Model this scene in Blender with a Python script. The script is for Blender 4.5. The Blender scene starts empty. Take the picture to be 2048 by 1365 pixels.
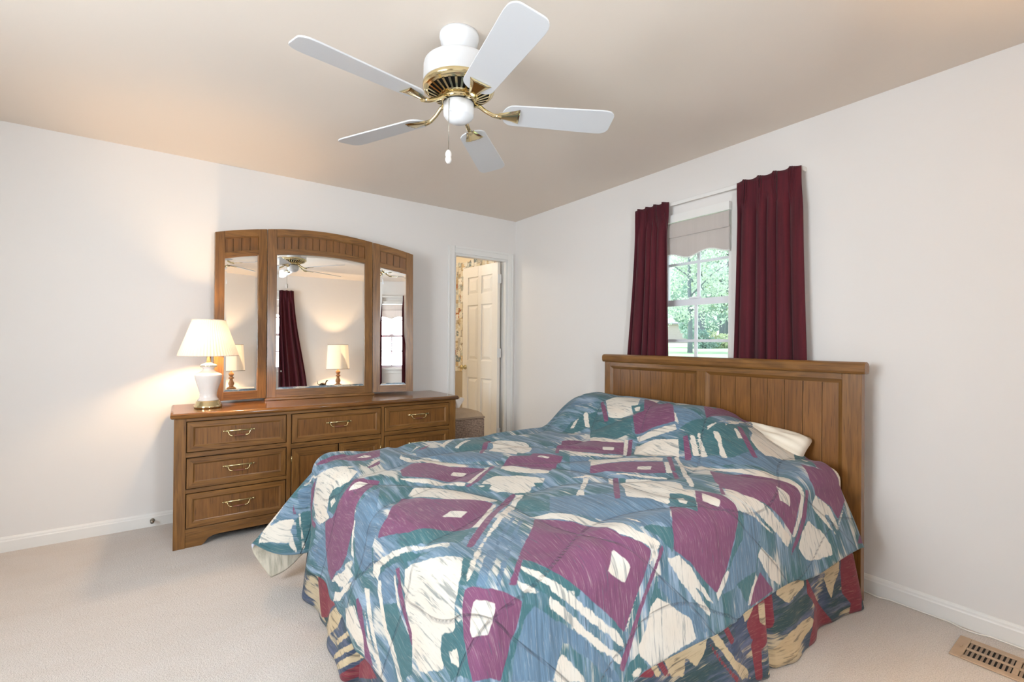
import bpy, bmesh, math, random
import numpy as np
from mathutils import Vector, Matrix

# ------------------------------------------------------------------ camera, sky, sun, large lights, exposure
scene = bpy.context.scene
COL = scene.collection
def link(o):
    COL.objects.link(o); return o
cam_d = bpy.data.cameras.new('camera'); cam = link(bpy.data.objects.new('camera', cam_d))
cam_d.sensor_width = 36.0; cam_d.lens = 928.0 / 2048.0 * 36.0; cam_d.clip_start = 0.05; cam_d.clip_end = 400
CR = Vector((0.813007, -0.582195, 0.008290)); CU = Vector((-0.009789, 0.000569, 0.999952)); CFW = Vector((0.582172, 0.813049, 0.005236))
cam.matrix_world = Matrix(((CR.x, CU.x, -CFW.x, -2.76484), (CR.y, CU.y, -CFW.y, -3.81050), (CR.z, CU.z, -CFW.z, 1.205), (0, 0, 0, 1)))
scene.camera = cam
vs = scene.view_settings
scene.display_settings.display_device = 'sRGB'
vs.view_transform = 'Standard'; vs.look = 'None'; vs.gamma = 1.0; vs.use_curve_mapping = False
vs.exposure = 0.12
scene.cycles.use_denoising = True
scene.cycles.max_bounces = 10; scene.cycles.diffuse_bounces = 6; scene.cycles.glossy_bounces = 5
scene.cycles.transparent_max_bounces = 12; scene.cycles.transmission_bounces = 6
scene.cycles.sample_clamp_indirect = 6.0

world = bpy.data.worlds.new('sky'); scene.world = world; world.use_nodes = True
wn = world.node_tree.nodes; wl = world.node_tree.links; wn.clear()
w_out = wn.new('ShaderNodeOutputWorld'); w_bg = wn.new('ShaderNodeBackground')
w_tc = wn.new('ShaderNodeTexCoord'); w_sep = wn.new('ShaderNodeSeparateXYZ'); w_ramp = wn.new('ShaderNodeValToRGB')
w_ramp.color_ramp.elements[0].position = 0.0; w_ramp.color_ramp.elements[0].color = (0.95, 0.97, 1.0, 1)
w_ramp.color_ramp.elements[1].position = 0.9; w_ramp.color_ramp.elements[1].color = (0.55, 0.72, 1.0, 1)
wl.new(w_tc.outputs['Generated'], w_sep.inputs[0]); wl.new(w_sep.outputs['Z'], w_ramp.inputs[0])
wl.new(w_ramp.outputs[0], w_bg.inputs[0]); wl.new(w_bg.outputs[0], w_out.inputs[0])
w_bg.inputs[1].default_value = 2.1

def light(name, kind, loc, energy, color, size=None, size_y=None, target=None, radius=None, parent=None):
    d = bpy.data.lights.new(name, kind); o = link(bpy.data.objects.new(name, d))
    d.energy = energy; d.color = color
    if kind == 'AREA':
        d.shape = 'RECTANGLE'; d.size = size; d.size_y = size_y or size
    if radius is not None: d.shadow_soft_size = radius
    o.location = loc
    if target is not None:
        o.rotation_euler = (Vector(target) - Vector(loc)).to_track_quat('-Z', 'Y').to_euler()
    if parent: o.parent = parent
    return o
sun = light('sun', 'SUN', (-20, 10, 30), 6.0, (1.0, 0.97, 0.9), target=(0, 0, 0)); sun.data.angle = math.radians(3)
sun.rotation_euler = (Vector((0.02, -0.42, -0.90))).to_track_quat('-Z', 'Y').to_euler()
DAY = (0.88, 0.94, 1.0)
light('daylight_window_front', 'AREA', (-2.08, -4.72, 1.50), 160, DAY, 0.8, 1.3, target=(-2.08, 0, 1.1))
light('added_fill_left', 'AREA', (-4.86, -2.70, 1.50), 190, DAY, 1.5, 1.4, target=(0, -2.5, 1.2))  # added fill from the unseen left wall, brightens the bed side of the room

# ---- comforter surface: unrolled cloth coordinates (X, Y) -> point in the room
CF = dict(xf=-2.245, yn=-2.955, yf=-1.37, r=0.09, zt=0.645, amax=0.515, bn=0.415, bf=0.50)
def sstep(a, b, x):
    t = np.clip((x - a) / (b - a), 0.0, 1.0)
    return t * t * (3 - 2 * t)
def comf_head(Y):
    return -0.225 - 0.075 * sstep(-2.7, -2.95, Y) + 0.03 * sstep(-3.0, -3.25, Y)
def comf_top(x, y):
    b = 0.205 * sstep(-0.86, -0.47, x) * sstep(-1.24, -1.52, y) * sstep(-2.88, -2.32, y)
    b = b - 0.03 * sstep(-0.42, -0.18, x) * sstep(-1.3, -1.6, y) * sstep(-2.86, -2.40, y)
    z = CF['zt'] + b
    # quilted puffs: soft swelling between wavy stitch lines
    q = comf_stitch(x, y)
    z = z + 0.016 * (1 - np.exp(-(q / 0.05) ** 2))
    z = z + 0.006 * np.sin(5.1 * x + 2.3 * y) * np.sin(3.7 * y - 1.9 * x + 0.6) + 0.003 * np.sin(14 * x + 9 * y + 2 * np.sin(4 * y))
    return z
def comf_stitch(x, y):
    # distance (m) to the nearest wavy quilting line
    p = (y + 0.10 * np.sin(5.2 * x + 0.6)) / 0.36
    d1 = np.abs(p - np.round(p)) * 0.36
    s = (x + 0.5 * y + 0.10 * np.sin(6.1 * y)) / 0.52
    d2 = np.abs(s - np.round(s)) * 0.52
    return np.minimum(d1, d2)
def comf_pos(X, Y):
    c = CF; r = c['r']
    a = np.maximum(c['xf'] + r - X, 0.0)
    bN = np.maximum(c['yn'] + r - Y, 0.0); bF = np.maximum(Y - (c['yf'] - r), 0.0)
    b = bN + bF; far = bF > 0
    d = np.hypot(a, b); th = np.degrees(np.arctan2(b, a + 1e-9))
    th = np.where(d < 1e-6, 0, th)
    arc = r * np.pi / 2
    L = np.maximum(d - arc, 0)
    t_far = 3 + 38 * np.exp(-((th - 31) / 14.0) ** 2) + 8 * np.exp(-((th - 58) / 14.0) ** 2)
    t_near = 4 + 9 * np.exp(-((th - 45) / 24.0) ** 2) + 3 * sstep(60, 90, th)
    t = np.radians(np.where(far, t_far, t_near + 13 * sstep(-0.85, -0.25, X)))
    sa = np.minimum(d, arc) / r
    out = r * np.sin(sa) + L * np.sin(t)
    drop = r * (1 - np.cos(sa)) + L * np.cos(t)
    # hanging folds
    rip = sstep(0.05, 0.45, L)
    foot = sstep(0.02, 0.15, a) * (1 - sstep(0.0, 0.12, b))
    out = out + rip * foot * (0.022 * np.sin(19 * Y + 0.8) * sstep(-2.2, -1.5, Y) + 0.010 * np.sin(11 * Y + 1.0))
    side = sstep(0.02, 0.12, b) * (1 - sstep(0.0, 0.15, a))
    out = out + rip * side * 0.012 * np.sin(8.5 * X + 0.5)
    out = out + rip * sstep(0.05, 0.2, a) * sstep(0.05, 0.2, b) * 0.02 * np.sin(np.radians(th) * 9)
    ca = np.where(d > 1e-6, a / np.maximum(d, 1e-6), 0); cb = np.where(d > 1e-6, b / np.maximum(d, 1e-6), 0)
    xc = np.maximum(X, c['xf'] + r); yc = np.clip(Y, c['yn'] + r, c['yf'] - r)
    x = xc - out * ca
    y = yc + np.where(far, 1, -1) * out * cb
    z = comf_top(xc, yc) - drop
    # head end leans down the side of the mattress near the headboard
    z = np.maximum(z, 0.016)
    return x, y, z
def comf_grid(nx, ny):
    c = CF; r = c['r']
    sy = np.linspace(c['yn'] + r - c['bn'], c['yf'] - r + c['bf'], ny)
    s = np.linspace(0, 1, nx)
    S, Y = np.meshgrid(s, sy, indexing='ij')
    h = comf_head(Y); e = c['xf'] + r - c['amax']
    X = h + (e - h) * S
    return X, Y
COMF_POLYS = {'T':[[-1684,-3131,-1631,-3039,-1613,-3125,-1668,-3118],
[-1800,-3258,-1774,-3221,-1732,-3220,-1694,-3276,-1747,-3280],
[-1155,-2948,-1094,-2980,-1155,-3050,-1269,-3127,-1323,-3181,-1345,-3167,-1266,-3114,-1202,-3040],
[-2229,-2481,-2199,-2526,-2118,-2573,-2068,-2619,-2057,-2626,-2128,-2698,-2151,-2701,-2193,-2613,-2245,-2555,-2258,-2521],
[-2057,-2626,-1968,-2574,-2029,-2619,-2092,-2686,-2139,-2736,-2216,-2823,-2180,-2788,-2118,-2705],
[-2176,-2784,-2158,-2810,-2219,-2873,-2235,-2851,-2209,-2822],
[-2237,-2588,-2200,-2684,-2279,-2566,-2345,-2451,-2415,-2359,-2376,-2359],
[-2057,-2872,-2026,-2903,-1981,-2934,-1928,-2974,-1933,-3003,-2003,-2962,-2035,-2921,-2074,-2895],
[-2087,-2910,-2057,-2929,-2028,-2953,-2018,-2988,-2064,-2956,-2085,-2928],
[-2114,-2974,-2081,-2989,-2132,-3064,-2188,-3125,-2220,-3115,-2163,-3079,-2132,-3025],
[-2043,-2995,-1996,-3031,-1998,-3049,-2063,-3021],
[-2303,-1770,-2227,-1834,-2123,-2021,-2242,-2093,-2324,-2129,-2373,-2118,-2350,-2005],
[-2351,-1343,-2294,-1384,-2357,-1363,-2418,-1339,-2425,-1293,-2392,-1318],
[-2511,-1352,-2471,-1379,-2483,-1635,-2527,-1646,-2598,-1610,-2651,-1382,-2581,-1352],
[-1636,-2905,-1589,-2900,-1517,-2932,-1549,-3003,-1576,-2967,-1595,-2937],
[-729,-1625,-615,-1739,-685,-1843,-827,-1654,-867,-1619],
[-543,-2251,-507,-2383,-590,-2472,-679,-2470,-655,-2368],
[-665,-2440,-409,-2564,-594,-2715,-647,-2691,-735,-2568,-750,-2473],
[-704,-1766,-673,-1876,-644,-2034,-719,-2108,-777,-2057,-812,-1874],
[-505,-2545,-361,-2559,-493,-2650,-548,-2725,-604,-2732,-666,-2689,-711,-2641,-595,-2574],
[-2403,-2136,-2322,-2324,-2386,-2330,-2426,-2250,-2491,-2181],
[-2476,-2416,-2408,-2537,-2446,-2656,-2526,-2673,-2574,-2611,-2557,-2509],
[-1829,-2515,-1704,-2413,-1729,-2575,-1607,-2670,-1758,-2667,-1826,-2574],
[-1505,-1499,-1292,-1542,-1555,-1845,-1570,-1667],
[-2033,-3008,-1996,-3034,-1998,-3052,-2029,-3037],
[-1258,-3127,-1041,-3074,-1072,-3145,-1133,-3236,-1178,-3253]],
'B':[[-2116,-3018,-2081,-2989,-2002,-3053,-1999,-3090,-2044,-3168,-2161,-3131,-2139,-3062],
[-2036,-3033,-2001,-3046,-1930,-3093,-1866,-3172,-1805,-3257,-1840,-3244,-1903,-3166,-1998,-3088,-2044,-3168,-2050,-3166],
[-1626,-3040,-1580,-3083,-1486,-3180,-1422,-3254,-1436,-3264,-1522,-3192,-1595,-3111,-1632,-3076],
[-2207,-2898,-2100,-2782,-2085,-2791,-2190,-2913],
[-2172,-2927,-2059,-2806,-2046,-2814,-2161,-2931],
[-2203,-2900,-2140,-2853,-2051,-2749,-1956,-2668,-1917,-2636,-1916,-2648,-2040,-2755,-2131,-2859,-2192,-2913],
[-2170,-2926,-2111,-2869,-2044,-2793,-1915,-2670,-1912,-2682,-2039,-2796,-2103,-2873,-2161,-2929],
[-1630,-2588,-1526,-2700,-1407,-2794,-1517,-2897,-1633,-2902,-1639,-2764,-1738,-2705],
[-1220,-2145,-1149,-2205,-1310,-2370,-1440,-2382],
[-1435,-2681,-1396,-2800,-1434,-2862,-1519,-2929,-1596,-2853,-1776,-2650,-1678,-2535,-1559,-2610],
[-1124,-2961,-1018,-3011,-1093,-3173,-1323,-3181,-1235,-3097,-1155,-3050],
[-2234,-2122,-2151,-2113,-2254,-2350,-2332,-2312,-2386,-2326,-2432,-2218,-2411,-2161,-2325,-2122],
[-2380,-1352,-2339,-1453,-2433,-1441,-2461,-1379,-2432,-1361],
[-2577,-1632,-2479,-1748,-2556,-1792,-2592,-1844,-2628,-1710],
[-1781,-1573,-1650,-1619,-1584,-1785,-1469,-1937,-1542,-2024,-1656,-1951,-1745,-1875,-1822,-1708],
[-668,-2085,-507,-2211,-542,-2424,-666,-2358,-722,-2140],
[-792,-2423,-693,-2662,-409,-2738,-541,-2900,-629,-2820,-777,-2629,-851,-2496],
[-2399,-2418,-2374,-2523,-2401,-2528,-2453,-2446,-2435,-2408]],
'C':[[-1870,-2461,-1859,-2467,-2044,-2643,-2050,-2614,-1972,-2540],
[-1740,-2412,-1710,-2421,-1911,-2603,-2047,-2709,-2113,-2768,-2182,-2837,-2213,-2862,-2201,-2847,-2161,-2802,-2111,-2753,-2027,-2677,-1871,-2535],
[-1651,-2046,-1623,-2053,-1827,-2239,-1843,-2222],
[-1913,-1719,-1877,-1740,-1798,-1820,-1718,-1912,-1707,-2018,-1742,-2018,-1794,-1969,-1839,-1880,-1880,-1799,-1922,-1743],
[-2044,-2042,-1989,-2081,-1913,-2128,-1843,-2222,-1864,-2242,-1917,-2185,-1985,-2126,-2029,-2076],
[-2036,-2166,-1965,-2184,-1906,-2256,-1869,-2358,-1830,-2425,-1868,-2454,-1963,-2438,-1997,-2381,-2063,-2295,-2084,-2218],
[-1757,-2227,-1695,-2208,-1619,-2262,-1553,-2357,-1587,-2384,-1630,-2381,-1672,-2406,-1748,-2402,-1798,-2363,-1800,-2312,-1766,-2283,-1800,-2263],
[-1318,-1581,-1272,-1606,-1223,-1755,-1222,-1815,-1294,-1937,-1341,-1979,-1420,-1973,-1459,-1883,-1485,-1830,-1395,-1734],
[-1444,-1519,-1418,-1538,-1567,-1662,-1583,-1655],
[-1504,-1443,-1486,-1464,-1631,-1619,-1647,-1599],
[-1745,-1534,-1721,-1539,-1841,-1628,-1908,-1720,-1906,-1702],
[-1575,-2081,-1525,-2224,-1473,-2297,-1511,-2314,-1567,-2270,-1608,-2206,-1622,-2141],
[-777,-2101,-768,-2122,-949,-2261,-943,-2230],
[-1167,-2087,-1141,-2154,-1055,-2219,-941,-2243,-1004,-2276,-1111,-2214,-1177,-2160,-1190,-2111],
[-788,-2183,-755,-2276,-730,-2328,-712,-2392,-777,-2443,-796,-2402,-814,-2348,-901,-2342,-882,-2255,-808,-2205],
[-690,-2445,-685,-2459,-742,-2527,-754,-2509,-716,-2475],
[-667,-2472,-656,-2488,-732,-2564,-736,-2541,-697,-2505],
[-632,-2553,-623,-2566,-708,-2646,-716,-2625],
[-1171,-2221,-1100,-2261,-1009,-2345,-838,-2394,-911,-2445,-1054,-2382,-1162,-2346,-1266,-2326,-1226,-2293],
[-926,-2466,-897,-2470,-1031,-2584,-1057,-2576],
[-792,-2429,-786,-2444,-951,-2603,-1135,-2758,-1164,-2760,-985,-2604],
[-1435,-2409,-1376,-2421,-1253,-2455,-1181,-2536,-1090,-2604,-1107,-2612,-1194,-2546,-1274,-2449,-1389,-2434,-1462,-2407],
[-1413,-2432,-1389,-2441,-1576,-2599,-1597,-2587,-1522,-2530],
[-1298,-2466,-1287,-2480,-1404,-2586,-1395,-2555],
[-1254,-2523,-1175,-2576,-1148,-2679,-1150,-2709,-1234,-2788,-1256,-2807,-1273,-2748,-1392,-2826,-1407,-2794,-1419,-2759,-1450,-2738,-1467,-2705,-1404,-2642,-1316,-2543],
[-1203,-2771,-1204,-2798,-1240,-2825,-1256,-2807],
[-1596,-2797,-1610,-2848,-1607,-2894,-1626,-2861],
[-663,-2951,-642,-2966,-698,-3046,-784,-3119,-805,-3119,-736,-3048],
[-942,-2510,-813,-2579,-755,-2709,-681,-2812,-654,-2898,-638,-2954,-670,-2949,-739,-2902,-752,-2793,-795,-2672,-884,-2570],
[-1058,-2837,-1033,-2896,-982,-2957,-900,-3030,-818,-3118,-845,-3153,-941,-3060,-1045,-2975,-1095,-2915,-1105,-2869],
[-1132,-2880,-1094,-2934,-1025,-3009,-931,-3086,-1001,-3038,-1114,-2951],
[-1635,-2971,-1594,-2961,-1675,-3023,-1729,-3080,-1776,-3141,-1784,-3135,-1729,-3077,-1687,-3038,-1654,-2993],
[-1867,-2620,-1781,-2657,-1728,-2731,-1674,-2817,-1658,-2905,-1602,-2951,-1596,-2963,-1639,-2970,-1666,-2944,-1720,-2902,-1731,-2800,-1777,-2744,-1807,-2687,-1848,-2640],
[-2016,-2945,-1980,-2971,-1922,-3019,-1867,-3072,-1790,-3156,-1788,-3174,-1829,-3146,-1889,-3079,-1943,-3031,-1996,-2989,-2025,-2964],
[-2030,-2980,-1990,-3011,-1942,-3055,-1892,-3108,-1799,-3199,-1800,-3210,-1818,-3207,-1895,-3129,-1966,-3063,-2033,-3003],
[-2073,-2893,-2047,-2917,-1998,-2956,-1947,-2986,-1988,-2979,-2032,-2953,-2068,-2921,-2082,-2901],
[-2108,-2926,-2089,-2941,-2056,-2967,-2103,-2957,-2114,-2938],
[-1638,-3103,-1603,-3127,-1545,-3169,-1492,-3210,-1481,-3265,-1514,-3268,-1586,-3273,-1643,-3280,-1683,-3280,-1728,-3228,-1731,-3206,-1699,-3172,-1668,-3121],
[-1573,-3008,-1519,-3018,-1463,-3064,-1431,-3114,-1364,-3196,-1371,-3197,-1431,-3141,-1457,-3122,-1394,-3212,-1405,-3219,-1470,-3155,-1530,-3081,-1571,-3028],
[-2012,-3115,-1975,-3144,-1932,-3200,-2044,-3168,-2022,-3133],
[-1261,-3112,-1261,-3127,-1345,-3195,-1350,-3166,-1302,-3138],
[-1038,-3098,-917,-3208,-927,-3266,-995,-3226,-1068,-3126],
[-1763,-3250,-1735,-3254,-1722,-3270,-1737,-3279,-1760,-3272],
[-1088,-3183,-1088,-3225,-1147,-3262,-1174,-3269,-1138,-3224],
[-318,-3090,-391,-3135,-446,-3174,-431,-3146],
[-375,-2572,-225,-2565,-225,-2615,-225,-2681,-232,-2748,-247,-2789,-277,-2748,-383,-2803,-435,-2787,-494,-2754,-539,-2741,-530,-2701,-490,-2643,-399,-2608],
[-493,-2561,-475,-2569,-527,-2625,-548,-2614],
[-506,-2523,-403,-2524,-225,-2515,-225,-2590,-230,-2521,-433,-2540,-519,-2530],
[-654,-3071,-626,-3102,-564,-3158,-540,-3209,-545,-3246,-643,-3229,-722,-3210,-762,-3158,-721,-3112],
[-556,-3005,-497,-3048,-459,-3085,-442,-3161,-459,-3171,-493,-3104,-527,-3095,-480,-3187,-552,-3105,-603,-3035],
[-525,-1726,-473,-1787,-408,-1915,-539,-1999,-552,-1957,-602,-2020,-641,-1936,-651,-1867],
[-401,-1968,-350,-2009,-420,-2040,-460,-2020],
[-553,-2244,-581,-2291,-636,-2346,-625,-2313],
[-576,-2470,-486,-2516,-225,-2548,-225,-2606,-329,-2537,-596,-2482],
[-730,-2146,-687,-2225,-641,-2324,-667,-2351,-725,-2254,-758,-2179],
[-789,-2186,-740,-2266,-711,-2391,-782,-2448,-836,-2297,-861,-2236],
[-668,-2430,-656,-2450,-737,-2525,-755,-2510],
[-637,-2449,-629,-2464,-736,-2561,-739,-2545],
[-594,-2512,-588,-2538,-705,-2648,-717,-2631],
[-662,-1663,-648,-1687,-724,-1783,-736,-1757],
[-710,-1645,-699,-1663,-758,-1677,-763,-1653],
[-821,-1883,-801,-1974,-787,-2106,-796,-2115,-896,-1957],
[-2271,-1558,-2211,-1686,-2173,-1797,-2146,-1846,-2202,-1890,-2231,-1878,-2320,-1773,-2384,-1758,-2400,-1797,-2459,-1684,-2452,-1612,-2406,-1531,-2333,-1524],
[-2356,-1370,-2314,-1440,-2231,-1634,-2168,-1748,-2132,-1799,-2177,-1780,-2230,-1670,-2294,-1510,-2349,-1396],
[-2311,-2105,-2300,-2128,-2384,-2120,-2428,-2147,-2429,-2113,-2371,-2103],
[-2056,-1730,-2001,-1695,-2012,-1727,-2060,-1771],
[-2476,-1361,-2471,-1368,-2542,-1374,-2643,-1392,-2651,-1382,-2567,-1370],
[-2482,-1259,-2425,-1293,-2433,-1284,-2482,-1283,-2569,-1239,-2660,-1209,-2602,-1201],
[-2576,-1234,-2522,-1307,-2507,-1344,-2542,-1336,-2616,-1323,-2628,-1264,-2648,-1217],
[-2552,-1332,-2591,-1339,-2668,-1357,-2641,-1335,-2616,-1323],
[-2490,-2043,-2426,-2153,-2470,-2127,-2510,-2063],
[-2550,-1970,-2481,-2101,-2483,-2160,-2563,-2061,-2583,-1977,-2604,-1894],
[-2377,-2354,-2350,-2391,-2381,-2398,-2407,-2382,-2402,-2340],
[-2463,-2273,-2461,-2322,-2540,-2369,-2602,-2421,-2670,-2473,-2670,-2457,-2601,-2390,-2533,-2324],
[-2463,-2262,-2537,-2307,-2585,-2354,-2670,-2448,-2670,-2448,-2592,-2339,-2508,-2283],
[-2411,-2389,-2402,-2410,-2460,-2438,-2512,-2479,-2539,-2539,-2574,-2611,-2597,-2581,-2557,-2509,-2523,-2456,-2474,-2419,-2436,-2390],
[-2381,-2339,-2323,-2419,-2264,-2524,-2211,-2597,-2162,-2687,-2176,-2712,-2218,-2610,-2265,-2548,-2335,-2440,-2393,-2352],
[-2293,-2578,-2256,-2611,-2235,-2673,-2200,-2737,-2177,-2783,-2221,-2838,-2255,-2859,-2306,-2869,-2324,-2884,-2355,-2820,-2401,-2811,-2427,-2839,-2454,-2799,-2503,-2719,-2479,-2676,-2426,-2642,-2374,-2594,-2328,-2581],
[-2125,-2767,-2113,-2774,-2186,-2850,-2216,-2868,-2197,-2846],
[-2347,-2502,-2344,-2517,-2389,-2550,-2411,-2577,-2415,-2546,-2379,-2524],
[-2625,-2098,-2558,-2208,-2581,-2283,-2609,-2318,-2651,-2320,-2643,-2242,-2666,-2138],
[-2651,-1968,-2549,-2119,-2486,-2178,-2530,-2112,-2628,-1950,-2670,-1941],
[-2551,-1958,-2475,-2093,-2449,-2139,-2491,-2098,-2563,-1987]],
'K':[[-1840,-2261,-1793,-2267,-1770,-2297,-1802,-2323,-1804,-2357,-1829,-2308],
[-1282,-2753,-1255,-2777,-1248,-2834,-1342,-2905,-1356,-2863,-1365,-2813],
[-312,-2765,-240,-2773,-247,-2789,-422,-2909,-429,-2860,-356,-2791],
[-556,-1966,-513,-2020,-569,-2070,-613,-2030],
[-2320,-1773,-2234,-1884,-2254,-1939,-2300,-1901,-2364,-1856,-2379,-1774],
[-2365,-2810,-2330,-2867,-2283,-2908,-2326,-2960,-2343,-3032,-2436,-2890,-2422,-2844,-2395,-2822],
[-1395,-1948,-1383,-1987,-1337,-2010,-1382,-2040,-1429,-1995],
[-1617,-2364,-1578,-2379,-1601,-2394,-1629,-2394],
[-1275,-2500,-1254,-2520,-1287,-2546,-1316,-2543]],
'M':[[-2289,-2358,-2221,-2360,-2109,-2225,-2049,-2345,-1875,-2464,-2053,-2619,-2140,-2574,-2215,-2520],
[-1748,-2402,-1740,-2412,-1924,-2566,-2130,-2750,-2142,-2738,-2092,-2686,-1959,-2560,-1811,-2440],
[-2003,-1942,-1906,-1834,-1833,-1890,-1785,-1994,-1647,-2054,-1836,-2219,-1879,-2130,-1972,-2076,-2028,-2027],
[-1619,-2048,-1593,-2054,-1789,-2227,-1849,-2259,-1865,-2244,-1824,-2233],
[-1463,-1986,-1376,-2033,-1341,-2006,-1287,-2071,-1256,-2134,-1377,-2224,-1469,-2293,-1520,-2217,-1569,-2073,-1522,-2033],
[-1330,-1565,-1294,-1556,-1480,-1790,-1548,-1866,-1552,-1847,-1453,-1713],
[-1672,-1543,-1611,-1488,-1731,-1601,-1788,-1616,-1731,-1573],
[-1000,-1839,-949,-1840,-877,-1857,-798,-2115,-939,-2234,-1058,-2204,-1145,-2135,-1194,-2040],
[-768,-2122,-757,-2140,-928,-2271,-949,-2261],
[-1070,-1881,-1037,-1881,-1243,-2087,-1256,-2076],
[-704,-2417,-696,-2437,-783,-2514,-796,-2490,-746,-2451],
[-1264,-2327,-1167,-2350,-1066,-2393,-922,-2459,-1061,-2574,-1135,-2545,-1206,-2486,-1260,-2410,-1316,-2371,-1288,-2348],
[-809,-2396,-798,-2416,-993,-2575,-1018,-2572],
[-1020,-2576,-1001,-2584,-1060,-2643,-1086,-2640],
[-1284,-2477,-1273,-2496,-1499,-2706,-1518,-2697,-1441,-2621],
[-1185,-2792,-1160,-2833,-1141,-2926,-1149,-2949,-1208,-3038,-1281,-3119,-1345,-3167,-1404,-3114,-1471,-3043,-1545,-2991,-1511,-2931,-1398,-2834,-1370,-2867,-1341,-2906],
[-872,-2662,-770,-2756,-718,-2874,-668,-2935,-672,-2967,-744,-3046,-799,-3111,-867,-3037,-969,-2960,-1048,-2904,-1061,-2835,-1017,-2774],
[-623,-2959,-605,-2970,-667,-3062,-777,-3151,-828,-3188,-812,-3159,-715,-3069],
[-1031,-2795,-1044,-2816,-1127,-2881,-1146,-2875],
[-1840,-2650,-1812,-2693,-1782,-2749,-1734,-2803,-1723,-2904,-1667,-2946,-1642,-2969,-1657,-2992,-1686,-3032,-1729,-3075,-1785,-3136,-1840,-3076,-1903,-3007,-1958,-2957,-2002,-2921,-2054,-2871,-2042,-2842,-1913,-2734],
[-2045,-2846,-2054,-2872,-2117,-2938,-2135,-2931,-2097,-2898],
[-1594,-2966,-1585,-2976,-1639,-3038,-1706,-3113,-1794,-3233,-1813,-3226,-1795,-3192,-1714,-3098,-1646,-3024],
[-1063,-3182,-977,-3271,-1158,-3274,-1112,-3219],
[-455,-2852,-455,-2880,-394,-2934,-411,-2904,-244,-2781,-288,-2864,-299,-2931,-300,-2989,-299,-3031,-306,-3076,-425,-3138,-453,-3077,-504,-3042,-556,-3001,-553,-2941],
[-450,-2555,-427,-2566,-599,-2735,-616,-2721,-527,-2625],
[-271,-3222,-270,-3263,-330,-3259],
[-412,-1945,-408,-2136,-625,-2313,-671,-2222,-719,-2127,-619,-2024,-571,-2067],
[-405,-2339,-225,-2315,-225,-2507,-343,-2467,-530,-2433],
[-688,-2403,-676,-2423,-769,-2508,-778,-2484],
[-554,-1710,-535,-1717,-672,-1881,-681,-1861],
[-550,-1713,-565,-1756,-673,-1891,-675,-1860],
[-2286,-1529,-2325,-1521,-2408,-1506,-2467,-1492,-2475,-1629,-2495,-1625,-2493,-1500,-2464,-1439,-2366,-1469],
[-2263,-1937,-2223,-1949,-2175,-1895,-2155,-1959,-2123,-1994,-2113,-2007,-2169,-2077,-2223,-2098,-2274,-2111,-2320,-2115,-2384,-2086,-2447,-2061,-2536,-1967,-2602,-1893,-2605,-1823,-2536,-1772,-2433,-1745,-2380,-1844,-2300,-1901],
[-2257,-1469,-2191,-1502,-2110,-1490,-2025,-1576,-1931,-1501,-1992,-1670,-2070,-1698,-2131,-1654,-2202,-1542],
[-2104,-1816,-2012,-1727,-2032,-1780,-2086,-1819],
[-2465,-1340,-2445,-1343,-2482,-1353,-2493,-1344],
[-2325,-2513,-2308,-2541,-2328,-2549,-2358,-2571,-2388,-2603,-2431,-2653,-2467,-2660,-2423,-2616,-2396,-2566,-2372,-2539,-2347,-2542],
[-2535,-2211,-2513,-2231,-2527,-2274,-2576,-2309,-2621,-2346,-2670,-2407,-2670,-2340,-2609,-2309,-2561,-2245],
[-2228,-2875,-2195,-2915,-2151,-2944,-2112,-2972,-2135,-3024,-2175,-3076,-2226,-3113,-2343,-3032,-2334,-2985,-2312,-2932,-2275,-2904]],
'D':[[-2098,-2511,-2051,-2482,-2002,-2506,-2043,-2534],
[-1836,-2073,-1802,-2046,-1747,-2067,-1783,-2091],
[-1821,-2271,-1800,-2278,-1799,-2293,-1818,-2291],
[-1360,-2065,-1338,-2055,-1312,-2104,-1332,-2108],
[-926,-2083,-880,-2121,-916,-2148,-959,-2111],
[-1105,-2460,-1045,-2489,-1093,-2521,-1144,-2487],
[-1300,-2793,-1278,-2807,-1314,-2849,-1336,-2857,-1346,-2836],
[-1196,-2828,-1199,-2874,-1193,-2899,-1229,-2919,-1246,-2894,-1250,-2865],
[-813,-2916,-760,-2952,-790,-3001,-860,-2970],
[-1776,-2922,-1736,-2987,-1765,-3016,-1826,-2974],
[-298,-2786,-356,-2849,-383,-2850],
[-559,-1989,-538,-2014,-574,-2038,-575,-2008],
[-2333,-1795,-2296,-1851,-2300,-1869,-2352,-1818],
[-2232,-1963,-2194,-1955,-2178,-1962,-2153,-1993,-2192,-2003],
[-2090,-1632,-2047,-1611,-2020,-1647,-2057,-1656],
[-2383,-2850,-2354,-2907,-2362,-2932,-2380,-2946,-2399,-2870],
[-2229,-2917,-2186,-2958,-2210,-2984,-2237,-3000,-2287,-2966,-2284,-2947,-2252,-2928]]}
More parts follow.
